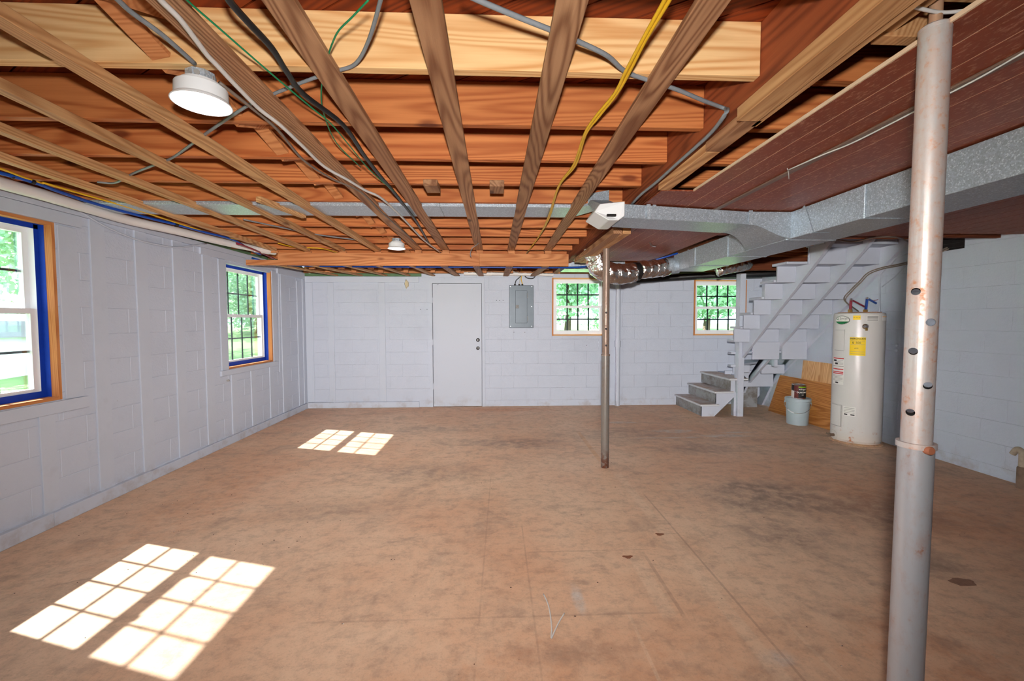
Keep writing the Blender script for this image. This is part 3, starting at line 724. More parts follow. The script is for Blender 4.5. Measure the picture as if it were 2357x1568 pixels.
# ------------------------------------------------------------------ jack posts
def cut_holes(o, cyl):
    bm = BM()
    for (c, d) in cyl: lathe(bm, [(.0095,-.12),(.0095,.12)], c, 20, d)
    me = bpy.data.meshes.new('cut'); bm.to_mesh(me); bm.free(); cu = bpy.data.objects.new('cut', me); COL.objects.link(cu)
    md = o.modifiers.new('b', 'BOOLEAN'); md.object = cu; md.operation = 'DIFFERENCE'; md.solver = 'EXACT'
    dg = bpy.context.evaluated_depsgraph_get(); nm = bpy.data.meshes.new_from_object(o.evaluated_get(dg))
    o.modifiers.clear(); o.data = nm; bpy.data.objects.remove(cu)
    nm.set_sharp_from_angle(angle=math.radians(38))
def post(x, y, ztop, zj, ru, rl, mu, ml, label, holes, screw_to, lean=(0,0)):
    t = tag(empty('support_post', (x, y, 0)), label, 'post', 'steel jack posts under the girder')
    lx, ly = lean
    P = lambda z: Vector((x+lx*z, y+ly*z, z))
    ax = P(1)-P(0)
    bm = BM(); lathe(bm, [(rl-.004,.02),(rl-.004,zj-.001),(rl,zj),(rl,0),(rl-.004,0)], P(0), 40, ax, cap=False); mk('lower_sleeve', bm, MT[ml], t, True)
    bm = BM(); lathe(bm, [(ru-.004,zj-.1),(ru,zj-.1),(ru,ztop),(ru-.004,ztop),(ru-.004,zj-.1)], P(0), 40, ax, cap=False)
    for f in bm.faces:
        cc = f.calc_center_median() - P(f.calc_center_median().z)
        if cc.length < ru-.003: f.material_index = 1  # tube inside coloured dark, standing in for shade seen through the holes
    up = mk('upper_tube', bm, [MT[mu], MT['dark']], t, True)
    base = WL[up]
    cyl = []
    vd = Vector((x, y, 0)).normalized(); sd_ = Vector((vd.y, -vd.x, 0))
    for (hz, off) in holes: cyl.append((P(hz) + sd_*off*ru - base, vd))
    up.location = (0,0,0); up.parent = None
    cut_holes(up, cyl)
    up.parent = t; up.location = base - WL[t]
    bm = BM(); lathe(bm, [(rl+.004,zj-.012),(rl+.004,zj+.002),(ru+.001,zj+.002)], P(0), 40, ax, cap=False); mk('collar', bm, MT[mu], t, True)
    bm = BM(); lathe(bm, [(0,ztop),(ru+.0005,ztop),(ru+.001,ztop+.008),(ru-.004,ztop+.0125),(0,ztop+.0125)], P(0), 40, ax, cap=False); mk('top_plate', bm, MT[mu], t, True)
    bm = BM(); lathe(bm, [(ru*.42,ztop+.0125),(ru*.42,screw_to)], P(0), 20, ax); mk('jack_screw', bm, MT['jack'], t, True)
    return t
def ang_at(x, y, sx, r):
    """angle on the tube whose point shows sx radii right of its axis from the room side"""
    f = Vector((-x, -y, 0)).normalized(); rt = Vector((-f.y, f.x, 0))
    rt = Vector((f.y*-1, f.x, 0)) if Vector((f.y*-1, f.x, 0)).dot(RT) > 0 else Vector((f.y, -f.x, 0))
    s = sx; v = f*math.sqrt(max(0, 1-s*s)) + rt*s
    return math.atan2(v.y, v.x)
PXN, PYN = 1.112, 1.08
hl = [(672,-.42),(742,.52),(808,-.42),(884,.52),(947,-.42)]
hz = [PY(2150, y, PYN).z for y, s in hl]
pn = post(PXN, PYN, 2.150, PY(2140,1018,PYN).z, .0325, .0375, 'post_pale', 'post_sleeve', 'large pale steel jack post with drilled holes close to the viewer at right',
     [(z, s) for z, (yy, s) in zip(hz, hl)], 2.268, (.006, 0))
zpin = PY(2178,1026,PYN).z; a_ = ang_at(PXN, PYN, .72, .035)
bm = BM(); lathe(bm, [(.011,.03),(.011,.045),(.009,.048),(0,.049)], (PXN, PYN, zpin), 16, (math.cos(a_), math.sin(a_), 0)); mk('pin', bm, plain('rusty_pin', srgb(168,104,76), .6), pn, True)
PXC, PYC = 1.058, 4.045
hc = [PY(1398, y, PYC).z for y in (720,757,795)]
post(PXC, PYC, PY(1402,560,PYC).z, PY(1395,816,PYC).z, .033, .038, 'post_rusty', 'post_grey', 'slim rusty steel jack post standing in the middle of the floor',
     [(z, .1) for z in hc], 2.099)

# ------------------------------------------------------------------ ducts
duct = tag(empty('trunk_duct', (2.15, 3.0, 1.96)), 'long rectangular galvanised trunk duct hung below the brown boards', 'duct')
DX0, DX1, DZ0, DZ1 = 1.985, 2.32, 1.965, 2.142
ys = [-1.5, .5, 1.42, 2.25, 2.86, 3.6, 4.2, 4.70]
for a, b in zip(ys, ys[1:]):
    bm = BM(); box(bm, DX0, DX1, a+.001, b-.001, DZ0, DZ1); bevel(bm, .002); mk('duct_section', bm, MT['galv'], duct)
for y in ys[1:-1]:
    bm = BM(); box(bm, DX0-.008, DX1+.006, y-.012, y+.012, DZ0-.005, DZ1); bevel(bm, .003); mk('drive_cleat', bm, MT['galv'], duct)
for y, tl_ in ((2.62,.10),(4.32,.03),(4.55,.03),(1.0,.03)):
    bm = BM(); bar(bm, (DX0-.003, y, DZ0-.002), (DX0-.003, y+tl_*.8, DZ1+.006), .022, .002, (1,0,0)); bar(bm, (DX0-.003,y,DZ0-.003), (DX0+.1,y,DZ0-.003), .022, .002); mk('hanger_strap', bm, MT['galv'], duct)
bm = BM(); prism(bm, [(DX0+.03,4.70,DZ0+.01),(DX1-.03,4.70,DZ0+.01),(DX1-.03,4.70,DZ1-.01),(DX0+.03,4.70,DZ1-.01)], (0,.02,0)); mk('end_cap', bm, MT['galv'], duct)

br = tag(empty('branch_duct', (1.4, 2.86, 2.06)), 'flat galvanised branch duct crossing from the white boot to the trunk', 'duct')
bm = BM(); hexa(bm, [(.801,2.66,2.058),(1.70,2.82,2.058),(1.66,3.10,2.058),(.801,2.93,2.058),(.801,2.66,2.142),(1.70,2.82,2.142),(1.66,3.10,2.142),(.801,2.93,2.142)]); bevel(bm, .002); mk('duct_section', bm, MT['galv'], br)
bm = BM(); rg = []
for i in range(11):
    t_ = i/10; e = t_*t_*(3-2*t_)
    x = 1.70+(DX0-1.70)*t_; yn = 2.82+.0*t_; yf = 3.09 + .26*(t_**2.2); zb_ = 2.058-(2.058-DZ0-.004)*e
    rg.append([bm.verts.new(v) for v in ((x-.0,yn,zb_),(x-.04*(1-t_),yf,zb_),(x-.04*(1-t_),yf,2.142),(x,yn,2.142))])
for a, b in zip(rg, rg[1:]):
    for k in range(4): bm.faces.new([a[k], a[(k+1)%4], b[(k+1)%4], b[k]])
bm.faces.new(rg[0]); bm.faces.new(rg[-1]); mk('flared_takeoff', bm, MT['galv'], br, True)
for (x, y) in ((1.70,2.81),(.965,2.682)):
    bm = BM(); box(bm, x-.012, x+.012, y-.006, y+.001, 2.052, 2.146); mk('drive_cleat', bm, MT['galv'], br)
bm = BM(); box(bm, 1.0, 1.022, 2.700, 2.703, 2.058, 2.149); mk('hanger_strap', bm, MT['galv'], br)

bt = tag(empty('duct_boot', (.78, 2.80, 2.06)), 'white painted duct boot with a slot under the girder', 'duct boot')
bm = BM(); prof = [(.80,2.062),(.765,2.035),(.70,2.035),(.625,2.10),(.66,2.15),(.80,2.15)]
prism(bm, [(a, 2.63+(.06 if a < .7 else 0), b) for a, b in prof], (0,.27,0)); bevel(bm, .004)
mk('boot_body', bm, MT['vinyl'], bt)
bm = BM(); hexa(bm, [(.67,2.70,2.1505),(.79,2.70,2.1505),(.79,2.86,2.1505),(.67,2.86,2.1505),(.67,3.0,2.26),(.79,3.0,2.26),(.79,3.1,2.26),(.67,3.1,2.26)]); mk('boot_throat', bm, MT['galv'], bt)
bm = BM(); box(bm, .69, .745, 2.622, 2.64, 2.058, 2.070); mk('slot', bm, MT['dark'], bt)
jd = tag(empty('joist_duct', (-1.0, 3.32, 2.25)), 'galvanised flat duct running across between the joists', 'duct')
for a, b in ((-2.9,-1.7),(-1.7,-.4),(-.4,.62)):
    bm = BM(); box(bm, a+.001, b-.001, 3.17, 3.47, 2.2512, 2.34); bevel(bm, .002); mk('duct_section', bm, MT['galv'], jd)
bm = BM(); hexa(bm, [(.62,3.17,2.2512),(.80,3.0,2.252),(.80,3.2,2.252),(.62,3.47,2.2512),(.62,3.17,2.34),(.80,3.0,2.33),(.80,3.2,2.33),(.62,3.47,2.34)]); mk('elbow', bm, MT['galv'], jd)
d2 = tag(empty('rear_duct', (1.2, 5.9, 2.1)), 'galvanised duct end showing behind the rear beam beside the foil duct', 'duct')
bm = BM(); box(bm, .93, 1.75, 5.72, 6.1, 2.115, 2.25); bevel(bm, .002); mk('duct_section', bm, MT['galv'], d2)

def flex(name, pts, r, label, bands=()):
    t = tag(empty(name, Vector(pts[0])), label, 'flexible duct', 'foil wrapped flexible ducts')
    bm = BM(); tube(bm, pts, r, 28, 10)
    for v in bm.verts:
        q = v.co; w = math.sin(q.x*61+q.z*47)*math.cos(q.y*55-q.z*38)+math.sin(q.z*83+q.x*31)*.6
        v.co += Vector((w, math.sin(q.x*49+q.y*77), w*.7))*.007
    mk('foil_jacket', bm, MT['foil'], t, 'all')
    for (c, d, rr, ln) in bands:
        bm = BM(); lathe(bm, [(rr-.012,-ln/2),(rr,-ln/2),(rr,ln/2),(rr-.012,ln/2)], c, 28, d); mk('tape_band', bm, MT['blacktape'], t, True)
    return t
flex('flexible_duct', [(1.09,4.62,2.20),(1.10,4.60,2.10),(1.13,4.60,2.0),(1.25,4.60,1.93),(1.42,4.63,1.93),(1.52,4.65,1.95)], lambda t: .125-.02*t, 'bulging foil flexible duct bent behind the middle post', [((1.555,4.66,1.96),(1,.1,.05),.098,.06)])
flex('flexible_duct', [(1.58,4.66,1.975),(1.68,4.68,1.985),(1.80,4.72,2.0),(1.93,4.76,2.02)], .098, 'straight foil flexible duct joining the end of the trunk duct')
bm = BM(); tube(bm, [(1.92,4.74,2.03),(2.05,4.74,2.04)], .09, 24, 0); mk('collar', bm, MT['galv'], duct, True)
flex('flexible_duct', [(2.62,4.95,2.0),(2.78,4.98,2.045),(2.95,5.05,2.08),(3.1,5.2,2.12)], lambda t: .06+.02*t, 'short crumpled foil duct sagging above the white stair post')
bm = BM(); tube(bm, [(2.3,6.9,2.08),(3.2,6.6,2.12),(4.0,6.3,2.12),(4.45,6.2,2.14)], .05, 14, 4)
tag(mk('drain_pipe', bm, MT['blacktape'], smooth=True), 'dark pipe running above the window by the stairs', 'pipe')

# ------------------------------------------------------------------ stairs
stair = tag(empty('staircase', (3.9, 6.2, 0)), 'white painted wooden staircase climbing along the right wall with winders and open underside', 'staircase')
RISE = .1915
YB = lambda nn: 5.07 + .226*(10-nn)      # back edge of tread nn
SXL, SXR = 3.37, R-.004
n_ = N('worn_tread_paint', .6); p = n_.pos(); fz = n_.xyz(n_.n('NewGeometry').outputs['Normal'])[2]
wear = n_.ss(n_.noise(p, 4, 5, .7), .38, .6)
tp = n_.mix(n_.math('MULTIPLY', n_.ss(fz, .5, .9), n_.math('ADD', .35, n_.math('MULTIPLY', wear, .6))), srgb(206,208,214)[:3], srgb(168,140,124)[:3])
n_.color(tp); MT['tread'] = n_.m
n_ = N('worn_riser_paint', .6); p = n_.pos(); wear = n_.ss(n_.noise(p, 6, 6, .75), .4, .62)
n_.color(n_.mix(wear, srgb(150,152,156)[:3], srgb(118,112,108)[:3])); MT['riser'] = n_.m
# three straight steps at the bottom, rising to the right
for i in range(3):
    z = RISE*(i+1)-.01; x0 = 3.06+.215*i
    bm = BM(); box(bm, x0-.03, x0+.26, 6.15, D-.002, z-.03, z); bevel(bm, .006, 2); mk('tread', bm, MT['tread'], stair)
    bm = BM(); box(bm, x0, x0+.018, 6.172, D-.002, z-RISE+.012 if i else .0, z-.031); mk('riser', bm, MT['riser'], stair)
zt = RISE-.01
bm = BM(); prism(bm, [(3.06,6.165,.0),(3.25,6.165,.0),(3.56,6.165,.30),(3.56,6.165,RISE*3-.042),(3.495,6.165,RISE*3-.042),(3.49,6.165,RISE*2-.042),(3.275,6.165,RISE*2-.042),(3.275,6.165,RISE-.042),(3.06,6.165,RISE-.042)], (0,.03,0)); mk('side_panel', bm, MT['stairpaint'], stair)
# winders turning round the post
pv = (3.60, 6.24)
for nn, poly in ((3, [(3.77,6.25),(4.12,D-.002),(3.77,D-.002)]), (4, [pv,(4.1,D-.002),(SXR,D-.002),(SXR,6.86)]), (5, [pv,(SXR,6.90),(SXR,6.40)]), (6, [(3.60,6.24),(SXR,6.44),(SXR,YB(6)),(SXL+.03,YB(6)),(SXL+.03,6.12)])):
    bm = BM(); prism(bm, [(a, b, RISE*nn-.034) for a, b in poly], (0,0,.03)); mk('tread', bm, MT['stairpaint'], stair)
for nn, zo in ((4,0),(5,0),(6,0)):
    bm = BM(); box(bm, 3.505, 3.577, 6.20, 6.29, RISE*nn-.034, RISE*nn-.004); mk('tread_tip', bm, MT['stairpaint'], stair)
for a, b, nn in ((pv,(4.1,D-.002),4),):
    bm = BM(); bar(bm, (a[0],a[1],RISE*(nn-.5)-.034), (b[0],b[1],RISE*(nn-.5)-.034), .018, RISE-.03); mk('riser', bm, MT['stairpaint'], stair)
for nn in range(7, 13):
    yb = YB(nn); z = RISE*nn
    xl = SXL if nn < 12 else 3.62
    bm = BM(); box(bm, xl, SXR, yb, yb+.26, z-.034, z-.004); bevel(bm, .004); mk('tread', bm, MT['stairpaint'], stair)
for nn in range(6, 13):
    yb = YB(nn); z = RISE*nn
    bm = BM(); box(bm, SXL+.035 if nn < 11 else 3.62, SXR, yb-.019, yb-.001, z-.034, z+RISE-.036); mk('riser', bm, MT['stairpaint'], stair)
def stringer(x0, x1, ylow, foot):
    und = lambda y: 2.27-.855*(y-4.5)
    pts = [(4.15, und(4.15))]
    if foot: pts += [(4.5+2.27/.855, 0.0), (6.95, .0), (6.6,.55)]
    else: pts += [(ylow, und(ylow)), (ylow, RISE*6-.036)]
    for nn in range(6, 14):
        yb = YB(nn)-.02
        pts += [(yb, RISE*nn-.036), (yb, RISE*(nn+1)-.036)]
    pts += [(4.15, pts[-1][1])]
    bm = BM(); prism(bm, [(x0, y, z) for y, z in pts], (x1-x0, 0, 0)); bmesh.ops.triangulate(bm, faces=[f for f in bm.faces if len(f.verts) > 4]); mk('stringer', bm, MT['stairpaint'], stair)
stringer(3.63, 3.668, 6.235, False); stringer(4.06, 4.098, 0, True); stringer(4.468, SXR, 0, True)
bm = BM(); box(bm, 3.578, 3.668, 6.13, 6.232, 0, 2.11); bevel(bm, .003); mk('newel_post', bm, MT['stairpaint'], stair)
bm = BM(); box(bm, 3.545, 3.577, 6.17, 6.24, 0, .36); mk('post_cleat', bm, MT['stairpaint'], stair)
bm = BM(); box(bm, 4.10, 4.15, 6.10, 6.16, .74, .95); mk('post_cleat', bm, MT['stairpaint'], stair)
for (xa, xb, ya, za, zb_) in ((3.669,4.059,5.934,.865,1.115),(4.099,4.467,5.934,.865,1.115),(3.669,3.93,6.42,.62,.735),(3.669,4.467,6.66,.36,.62),(4.099,4.467,6.40,.60,.74)):
    bm = BM(); box(bm, xa, xb, ya, ya+.02, za, zb_); bevel(bm, .002); mk('winder_apron', bm, MT['stairpaint'], stair)
bm = BM(); box(bm, 3.98, 4.30, 6.80, 6.83, .0, .50); mk('winder_support', bm, MT['riser'], stair)

# ------------------------------------------------------------------ water heater
HX, HY, HR, HZ = 4.215, 4.79, .238, 1.505
wh = tag(empty('water_heater', (HX, HY, 0)), 'tall off-white cylindrical electric water heater with stickers and rust stains', 'water heater')
ef = Vector((-HX, -HY, 0)).normalized(); er = Vector((-ef.y, ef.x, 0)); er = er if er.x > 0 else -er
n = N('heater_enamel', .26, 0, .5); p = n.pos(); X_ = n.xyz(p)
base = n.mix(n.noise(p, 2, 3), srgb(226,223,220)[:3], srgb(214,211,208)[:3])
ru = n.math('MULTIPLY', n.ss(n.noise(p, 16, 6, .72), .56, .68), n.math('SUBTRACT', 1, n.ss(X_[2], .03, .26)))
sp2 = n.math('MULTIPLY', n.ss(n.noise(p, 9, 5, .7), .66, .74), n.math('SUBTRACT', 1, n.ss(X_[2], .3, .62)))
c = n.mix(n.math('MULTIPLY', n.math('SUBTRACT', 1, n.ss(X_[2], 0, .2)), .35), base, srgb(224,196,166)[:3])
c = n.mix(n.math('ADD', ru, n.math('MULTIPLY', sp2, .7), clamp=True), c, srgb(190,104,40)[:3]); n.color(c); MT['heater'] = n.m
bm = BM(); lathe(bm, [(0,.02),(HR-.008,.02),(HR-.004,.045),(HR,.05),(HR,HZ-.035),(HR-.004,HZ-.008),(HR-.02,HZ),(0,HZ+.004)], (HX,HY,0), 64, cap=False); mk('tank', bm, MT['heater'], wh, True)
bm = BM(); lathe(bm, [(HR+.012,0),(HR+.012,.012),(HR-.012,.03)], (HX,HY,0), 64); mk('base_ring', bm, plain('rusty_base', srgb(206,164,130), .6, var=.3, scale=25), wh, True)
bm = BM(); lathe(bm, [(HR+.06,.0005),(HR+.06,.004),(HR+.04,.005)], (HX,HY,0), 48); tag(mk('mortar_ring', bm, MT['floor'], wh), None)
def hp(th_, z, r=HR): return Vector((HX, HY, z)) + (ef*math.cos(th_)+er*math.sin(th_))*r
def thx(x): return math.asin(max(-.97, min(.97, (x-1971)/59.5)))
def zy(y): return HZ - (y-719)/199.5
def patch(name, x0, x1, y0, y1, mat, parent, r=HR+.0012, th_=.002, seg=8):
    a, b, z0, z1 = thx(x0), thx(x1), zy(y1), zy(y0); bm = BM(); rg = []
    for i in range(seg+1):
        t_ = a+(b-a)*i/seg
        rg.append([bm.verts.new(v) for v in (hp(t_,z0,r-.004), hp(t_,z0,r+th_), hp(t_,z1,r+th_), hp(t_,z1,r-.004))])
    for p0, p1 in zip(rg, rg[1:]):
        for k in range(4): bm.faces.new([p0[k], p0[(k+1)%4], p1[(k+1)%4], p1[k]])
    bm.faces.new(rg[0]); bm.faces.new(rg[-1]); return mk(name, bm, mat, parent, True)
def wraptext(name, txt, size, xc, yc, mat, parent, r, C=None, thc=None, zc=None, bold=0.0):
    cu = bpy.data.curves.new('t', 'FONT'); cu.body = txt; cu.size = size; cu.align_x = 'CENTER'; cu.align_y = 'CENTER'; cu.offset = bold
    o = bpy.data.objects.new('t', cu); COL.objects.link(o); dg = bpy.context.evaluated_depsgraph_get(); dg.update()
    me = bpy.data.meshes.new_from_object(o.evaluated_get(dg)); bpy.data.objects.remove(o)
    bm = BM(); bm.from_mesh(me); bpy.data.meshes.remove(me)
    for v in bm.verts:
        if C is None: v.co = hp(thx(xc)+v.co.x/r, zy(yc)+v.co.y, r)
        else: v.co = Vector((C[0],C[1],zc+v.co.y)) + (ef*math.cos(thc+v.co.x/r)+er*math.sin(thc+v.co.x/r))*r
    return mk(name, bm, mat, parent)
# oval badge
def ovalpatch(name, xc, yc, hw, hh, mat, parent, r, zlo=-1, zhi=1):
    bm = BM(); pts = []
    for i in range(40):
        a = 2*math.pi*i/40; pts.append((math.cos(a), math.sin(a)))
    pts = [(x, max(zlo, min(zhi, y))) for x, y in pts]
    vs = [bm.verts.new(hp(thx(xc)+x*hw/r, zy(yc)+y*hh, r)) for x, y in pts]; c0 = bm.verts.new(hp(thx(xc), zy(yc)+hh*(zlo+zhi)/2, r))
    for i in range(40): 
        if (vs[i].co-vs[(i+1)%40].co).length > 1e-6: bm.faces.new([c0, vs[i], vs[(i+1)%40]])
    return mk(name, bm, mat, parent)
bd = ovalpatch('badge', 1932.5, 735.5, .086, .049, MT['ink'], wh, HR+.001)
ovalpatch('badge_face', 1932.5, 735.5, .082, .045, MT['labelw'], bd, HR+.0030)
ovalpatch('badge_band', 1932.5, 735.5, .082, .045, MT['logogreen'], bd, HR+.0062, -1, -.36)
wraptext('badge_text', 'Smith', .042, 1937.5, 732, MT['inkgrey'], bd, HR+.0058, bold=.0004)
wraptext('badge_text', 'G', .046, 1923.5, 732, MT['logogreen'], bd, HR+.0058, bold=.0008)
l = patch('caution_sticker', 1958, 1974, 725.5, 735, MT['labely'], wh); wraptext('sticker_line', '– – –', .03, 1966, 730, MT['ink'], l, HR+.0042)
l = patch('notice_sticker', 1987, 2012.5, 725, 738, MT['labelw'], wh)
for k in range(4): patch('sticker_line', 1988.5, 2011, 727+k*2.7, 728.6+k*2.7, MT['inkgrey'], l, HR+.0032)
l = patch('notice_sticker', 2019, 2031, 726, 737, MT['labelw'], wh); patch('sticker_line', 2020.5, 2029, 727.5, 729, MT['orange'], l, HR+.0032)
patch('access_panel', 1919.5, 1940.5, 757, 806, MT['heater'], wh, HR+.006, .004)
for (xa, xb, ya, yb_) in ((1920,1940,758,758.7),(1920,1940,804.6,805.4),(1918,1939,931,931.6),(1918,1939,979.5,980.6),(1938.6,1939.2,931,980)): patch('panel_seam', xa, xb, ya, yb_, MT['inkgrey'], wh, HR+.0108)
l = patch('energy_label', 1952.5, 1987, 774, 815, MT['labely'], wh)
wraptext('label_text', 'ENERGYGUIDE', .0212, 1969.6, 777.4, MT['ink'], l, HR+.0042, bold=.0006)
wraptext('label_text', '$  500', .03, 1967, 786.5, MT['ink'], l, HR+.0042)
wraptext('label_text', '4773', .018, 1967, 799, MT['ink'], l, HR+.0042)
for y in (782, 790, 806, 811): patch('label_line', 1954.5, 1985, y, y+.4, MT['inkgrey'], l, HR+.0026)
l = patch('warning_label', 1916.8, 1941, 822, 884, MT['labelw'], wh)
patch('label_stripe', 1917.2, 1940.6, 822.5, 825, MT['red'], l, HR+.0032)
for y in (847.5, 854, 857.6): patch('label_stripe', 1917.2, 1940, y, y+2.2, MT['red'], l, HR+.0032)
for y in (863,866,869,872,875): patch('label_line', 1917.6, 1939, y, y+.7, MT['inkgrey'], l, HR+.0026)
for y in (828,831,834,837): patch('label_line', 1926, 1939, y, y+.6, MT['inkgrey'], l, HR+.0026)
patch('label_frame', 1917.4, 1940.4, 841.5, 842.2, MT['ink'], l, HR+.0032); patch('label_mark', 1918, 1924, 827, 831, MT['ink'], l, HR+.0036); patch('label_mark', 1921, 1927, 834, 838, MT['ink'], l, HR+.0036); patch('label_mark', 1923, 1929, 878.5, 881.5, MT['ink'], l, HR+.0036)
patch('access_panel', 1917.2, 1939.5, 930, 981, MT['heater'], wh, HR+.006, .004)
l = patch('rating_plate', 1942.5, 1970, 932, 953, MT['labelw'], wh)
for y in (934.5,938,941.5,945): patch('label_line', 1944, 1968, y, y+.8, MT['inkgrey'], l, HR+.0032)
patch('label_mark', 1945, 1952, 948.5, 951, MT['ink'], l, HR+.0034); patch('label_mark', 1959, 1968, 948.5, 951, MT['ink'], l, HR+.0034)
q = hp(thx(1985), zy(750)); dv = (ef*math.cos(thx(1985))+er*math.sin(thx(1985)))
bm = BM(); lathe(bm, [(.024,0),(.03,.004),(.022,.01),(.02,.04),(.014,.05),(0,.052)], q, 20, dv); v_ = mk('relief_valve', bm, MT['chrome'], wh, True)
bm = BM(); tube(bm, [q+dv*.035, q+dv*.045+Vector((0,0,-.03)), q+dv*.045+Vector((0,0,-.045))], .011, 10, 0); mk('outlet', bm, MT['brass'], v_, True)
q = hp(thx(1923), zy(1004)); dv = (ef*math.cos(thx(1923))+er*math.sin(thx(1923)))
bm = BM(); lathe(bm, [(.05,0),(.05,.004),(.04,.006)], q, 24, dv); e_ = mk('escutcheon', bm, MT['heater'], wh, True)
bm = BM(); lathe(bm, [(.018,.002),(.018,.04),(.024,.05),(.024,.062),(0,.064)], q, 14, dv); tube(bm, [q+dv*.04-er*.0, q+dv*.04-er*.045+Vector((0,0,.012))], .01, 8, 0); mk('drain_valve', bm, plain('worn_brass', srgb(140,120,104), .5, .6), e_, True)
# rust rim on the top and the two risers
bm = BM(); lathe(bm, [(.20,0),(.20,.006),(.0,.007)], (HX,HY,HZ+.001), 40); mk('top_cap', bm, plain('rusty_cap', srgb(190,140,104), .7, var=.25, scale=20), wh, True)
def pipe(nm, pts, r, mat, sm=0): 
    bm = BM(); tube(bm, pts, r, 12, sm); return mk(nm, bm, mat, wh, True)
h0, h1 = PY(1957,712,HY), PY(1959,690,HY); h2 = PY(1990,706,HY+.12)
h0.z = HZ; pipe('hot_riser', [h0, h1], .014, MT['redpex']); pipe('hot_line', [h1, h2], .010, MT['redpex'])
c0, c1, c2, c3 = PY(1992,712,HY), PY(1996,687,HY), PY(2025,703,HY+.15), PY(2026,716,HY+.15)
c0.z = HZ; pipe('cold_riser', [c0, c1], .014, MT['bluepex']); pipe('cold_line', [c1, c2], .012, MT['bluepex']); pipe('cold_line', [c2, c3], .012, MT['bluepex'])
for q in (h1, c1, c2):
    bm = BM(); bmesh.ops.create_icosphere(bm, subdivisions=2, radius=.018); bmesh.ops.translate(bm, verts=bm.verts, vec=q); mk('fitting', bm, MT['chrome'], wh, True)
for q in (h0, c0):
    bm = BM(); lathe(bm, [(.022,0),(.022,.035),(.017,.04)], q, 8); mk('nipple', bm, MT['brass'], wh, True)
q = (c1+c2)/2; bm = BM(); bar(bm, q+Vector((0,0,.015)), q+Vector((.05,-.02,.03)), .012, .006); mk('shutoff_lever', bm, MT['redpex'], wh)

# bucket and paint can, plywood
BX, BY = 4.15, 5.66
bk = tag(empty('bucket', (BX, BY, 0)), 'grey plastic bucket with a lid beside the water heater', 'bucket')
bm = BM(); lathe(bm, [(.0,0),(.122,0),(.126,.006),(.14,.30),(.146,.30),(.146,.318),(.141,.32),(.143,.335),(.0,.335)], (BX,BY,0), 40, cap=False); mk('body', bm, MT['bucket'], bk, True)
bm = BM(); lathe(bm, [(.144,.322),(.154,.324),(.156,.352),(.15,.362),(.13,.362),(.126,.352),(0,.352)], (BX,BY,0), 40); mk('lid', bm, MT['bucket'], bk, True)
bf = Vector((-BX,-BY,0)).normalized(); brt = Vector((-bf.y,bf.x,0)); brt = brt if brt.x > 0 else -brt
B0 = Vector((BX,BY,0)); zz = .30
hpts = [B0+(brt*math.cos(a)+bf*math.sin(a))*.158+Vector((0,0,zz-.13*math.sin(a)**1.0*(1.0))) for a in [math.pi*k/12 for k in range(13)]]
bm = BM(); tube(bm, hpts, .0028, 6, 3); hd = mk('wire_handle', bm, MT['chrome'], bk, True)
bm = BM(); tube(bm, hpts[7:10], .009, 8, 3); mk('grip', bm, MT['vinyl'], hd, True)
for s_i in (1, -1):
    bm = BM(); lathe(bm, [(.016,0),(.016,.012),(0,.013)], B0+brt*s_i*.143+Vector((0,0,zz)), 12, brt*s_i); mk('handle_ear', bm, MT['bucket'], bk, True)
CX, CY, CR, CZ, CH = BX-.005, BY-.03, .083, .3535, .195
CX, CY = 4.155, 5.655
pc = tag(empty('paint_can', (CX, CY, .353)), 'brown labelled paint can standing on the bucket lid', 'paint can')
bm = BM(); lathe(bm, [(CR-.004,CZ),(CR+.002,CZ+.003),(CR,CZ+.008),(CR,CZ+CH-.008),(CR+.003,CZ+CH-.004),(CR,CZ+CH),(CR-.012,CZ+CH-.002),(CR-.014,CZ+CH-.01),(0,CZ+CH-.01)], (CX,CY,0), 40); mk('can_body', bm, MT['chrome'], pc, True)
def cpatch(nm, a, b, z0, z1, mat, par, r):
    bm = BM(); rg = []
    for i in range(17):
        t_ = a+(b-a)*i/16; d = ef*math.cos(t_)+er*math.sin(t_)
        rg.append((bm.verts.new(Vector((CX,CY,z0))+d*r), bm.verts.new(Vector((CX,CY,z1))+d*r)))
    for p0, p1 in zip(rg, rg[1:]): bm.faces.new([p0[0], p1[0], p1[1], p0[1]])
    return mk(nm, bm, mat, par, True)
lb = cpatch('can_label', -1.7, 1.7, CZ+.012, CZ+CH-.012, MT['canlabel'], pc, CR+.0008)
cpatch('label_panel', -1.6, -.55, CZ+.012, CZ+.11, MT['labelw'], lb, CR+.0014); cpatch('label_panel', -1.6, -.62, CZ+.111, CZ+CH-.012, MT['ink'], lb, CR+.0014)
cpatch('label_panel', .05, 1.5, CZ+.02, CZ+.15, MT['ink'], lb, CR+.0012)
cpatch('label_panel', .05, 1.4, CZ+.158, CZ+.172, MT['lime'], lb, CR+.0014)
for txt, sz, zc, bo in (('valspar',.036,CZ+.136,.0003),('DURAMAX',.030,CZ+.092,.0008),('INT',.018,CZ+.058,0)):
    wraptext('label_text', txt, sz, 0, 0, MT['labelw'], lb, CR+.0022, C=(CX,CY), thc=.68, zc=zc, bold=bo)
hpts = [Vector((CX,CY,0))+(er*math.cos(a)+ef*math.sin(a))*(CR+.008)+Vector((0,0,CZ+.15-.05*math.sin(a))) for a in [math.pi*k/10 for k in range(11)]]
bm = BM(); tube(bm, hpts, .0018, 6, 3); mk('wire_handle', bm, MT['chrome'], pc, True)
bm = BM(); hexa(bm, [(4.318,5.22,0),(4.332,5.22,.001),(4.322,6.53,.001),(4.308,6.53,0),(4.40,5.18,.585),(4.414,5.18,.585),(4.404,6.39,.58),(4.39,6.39,.58)])
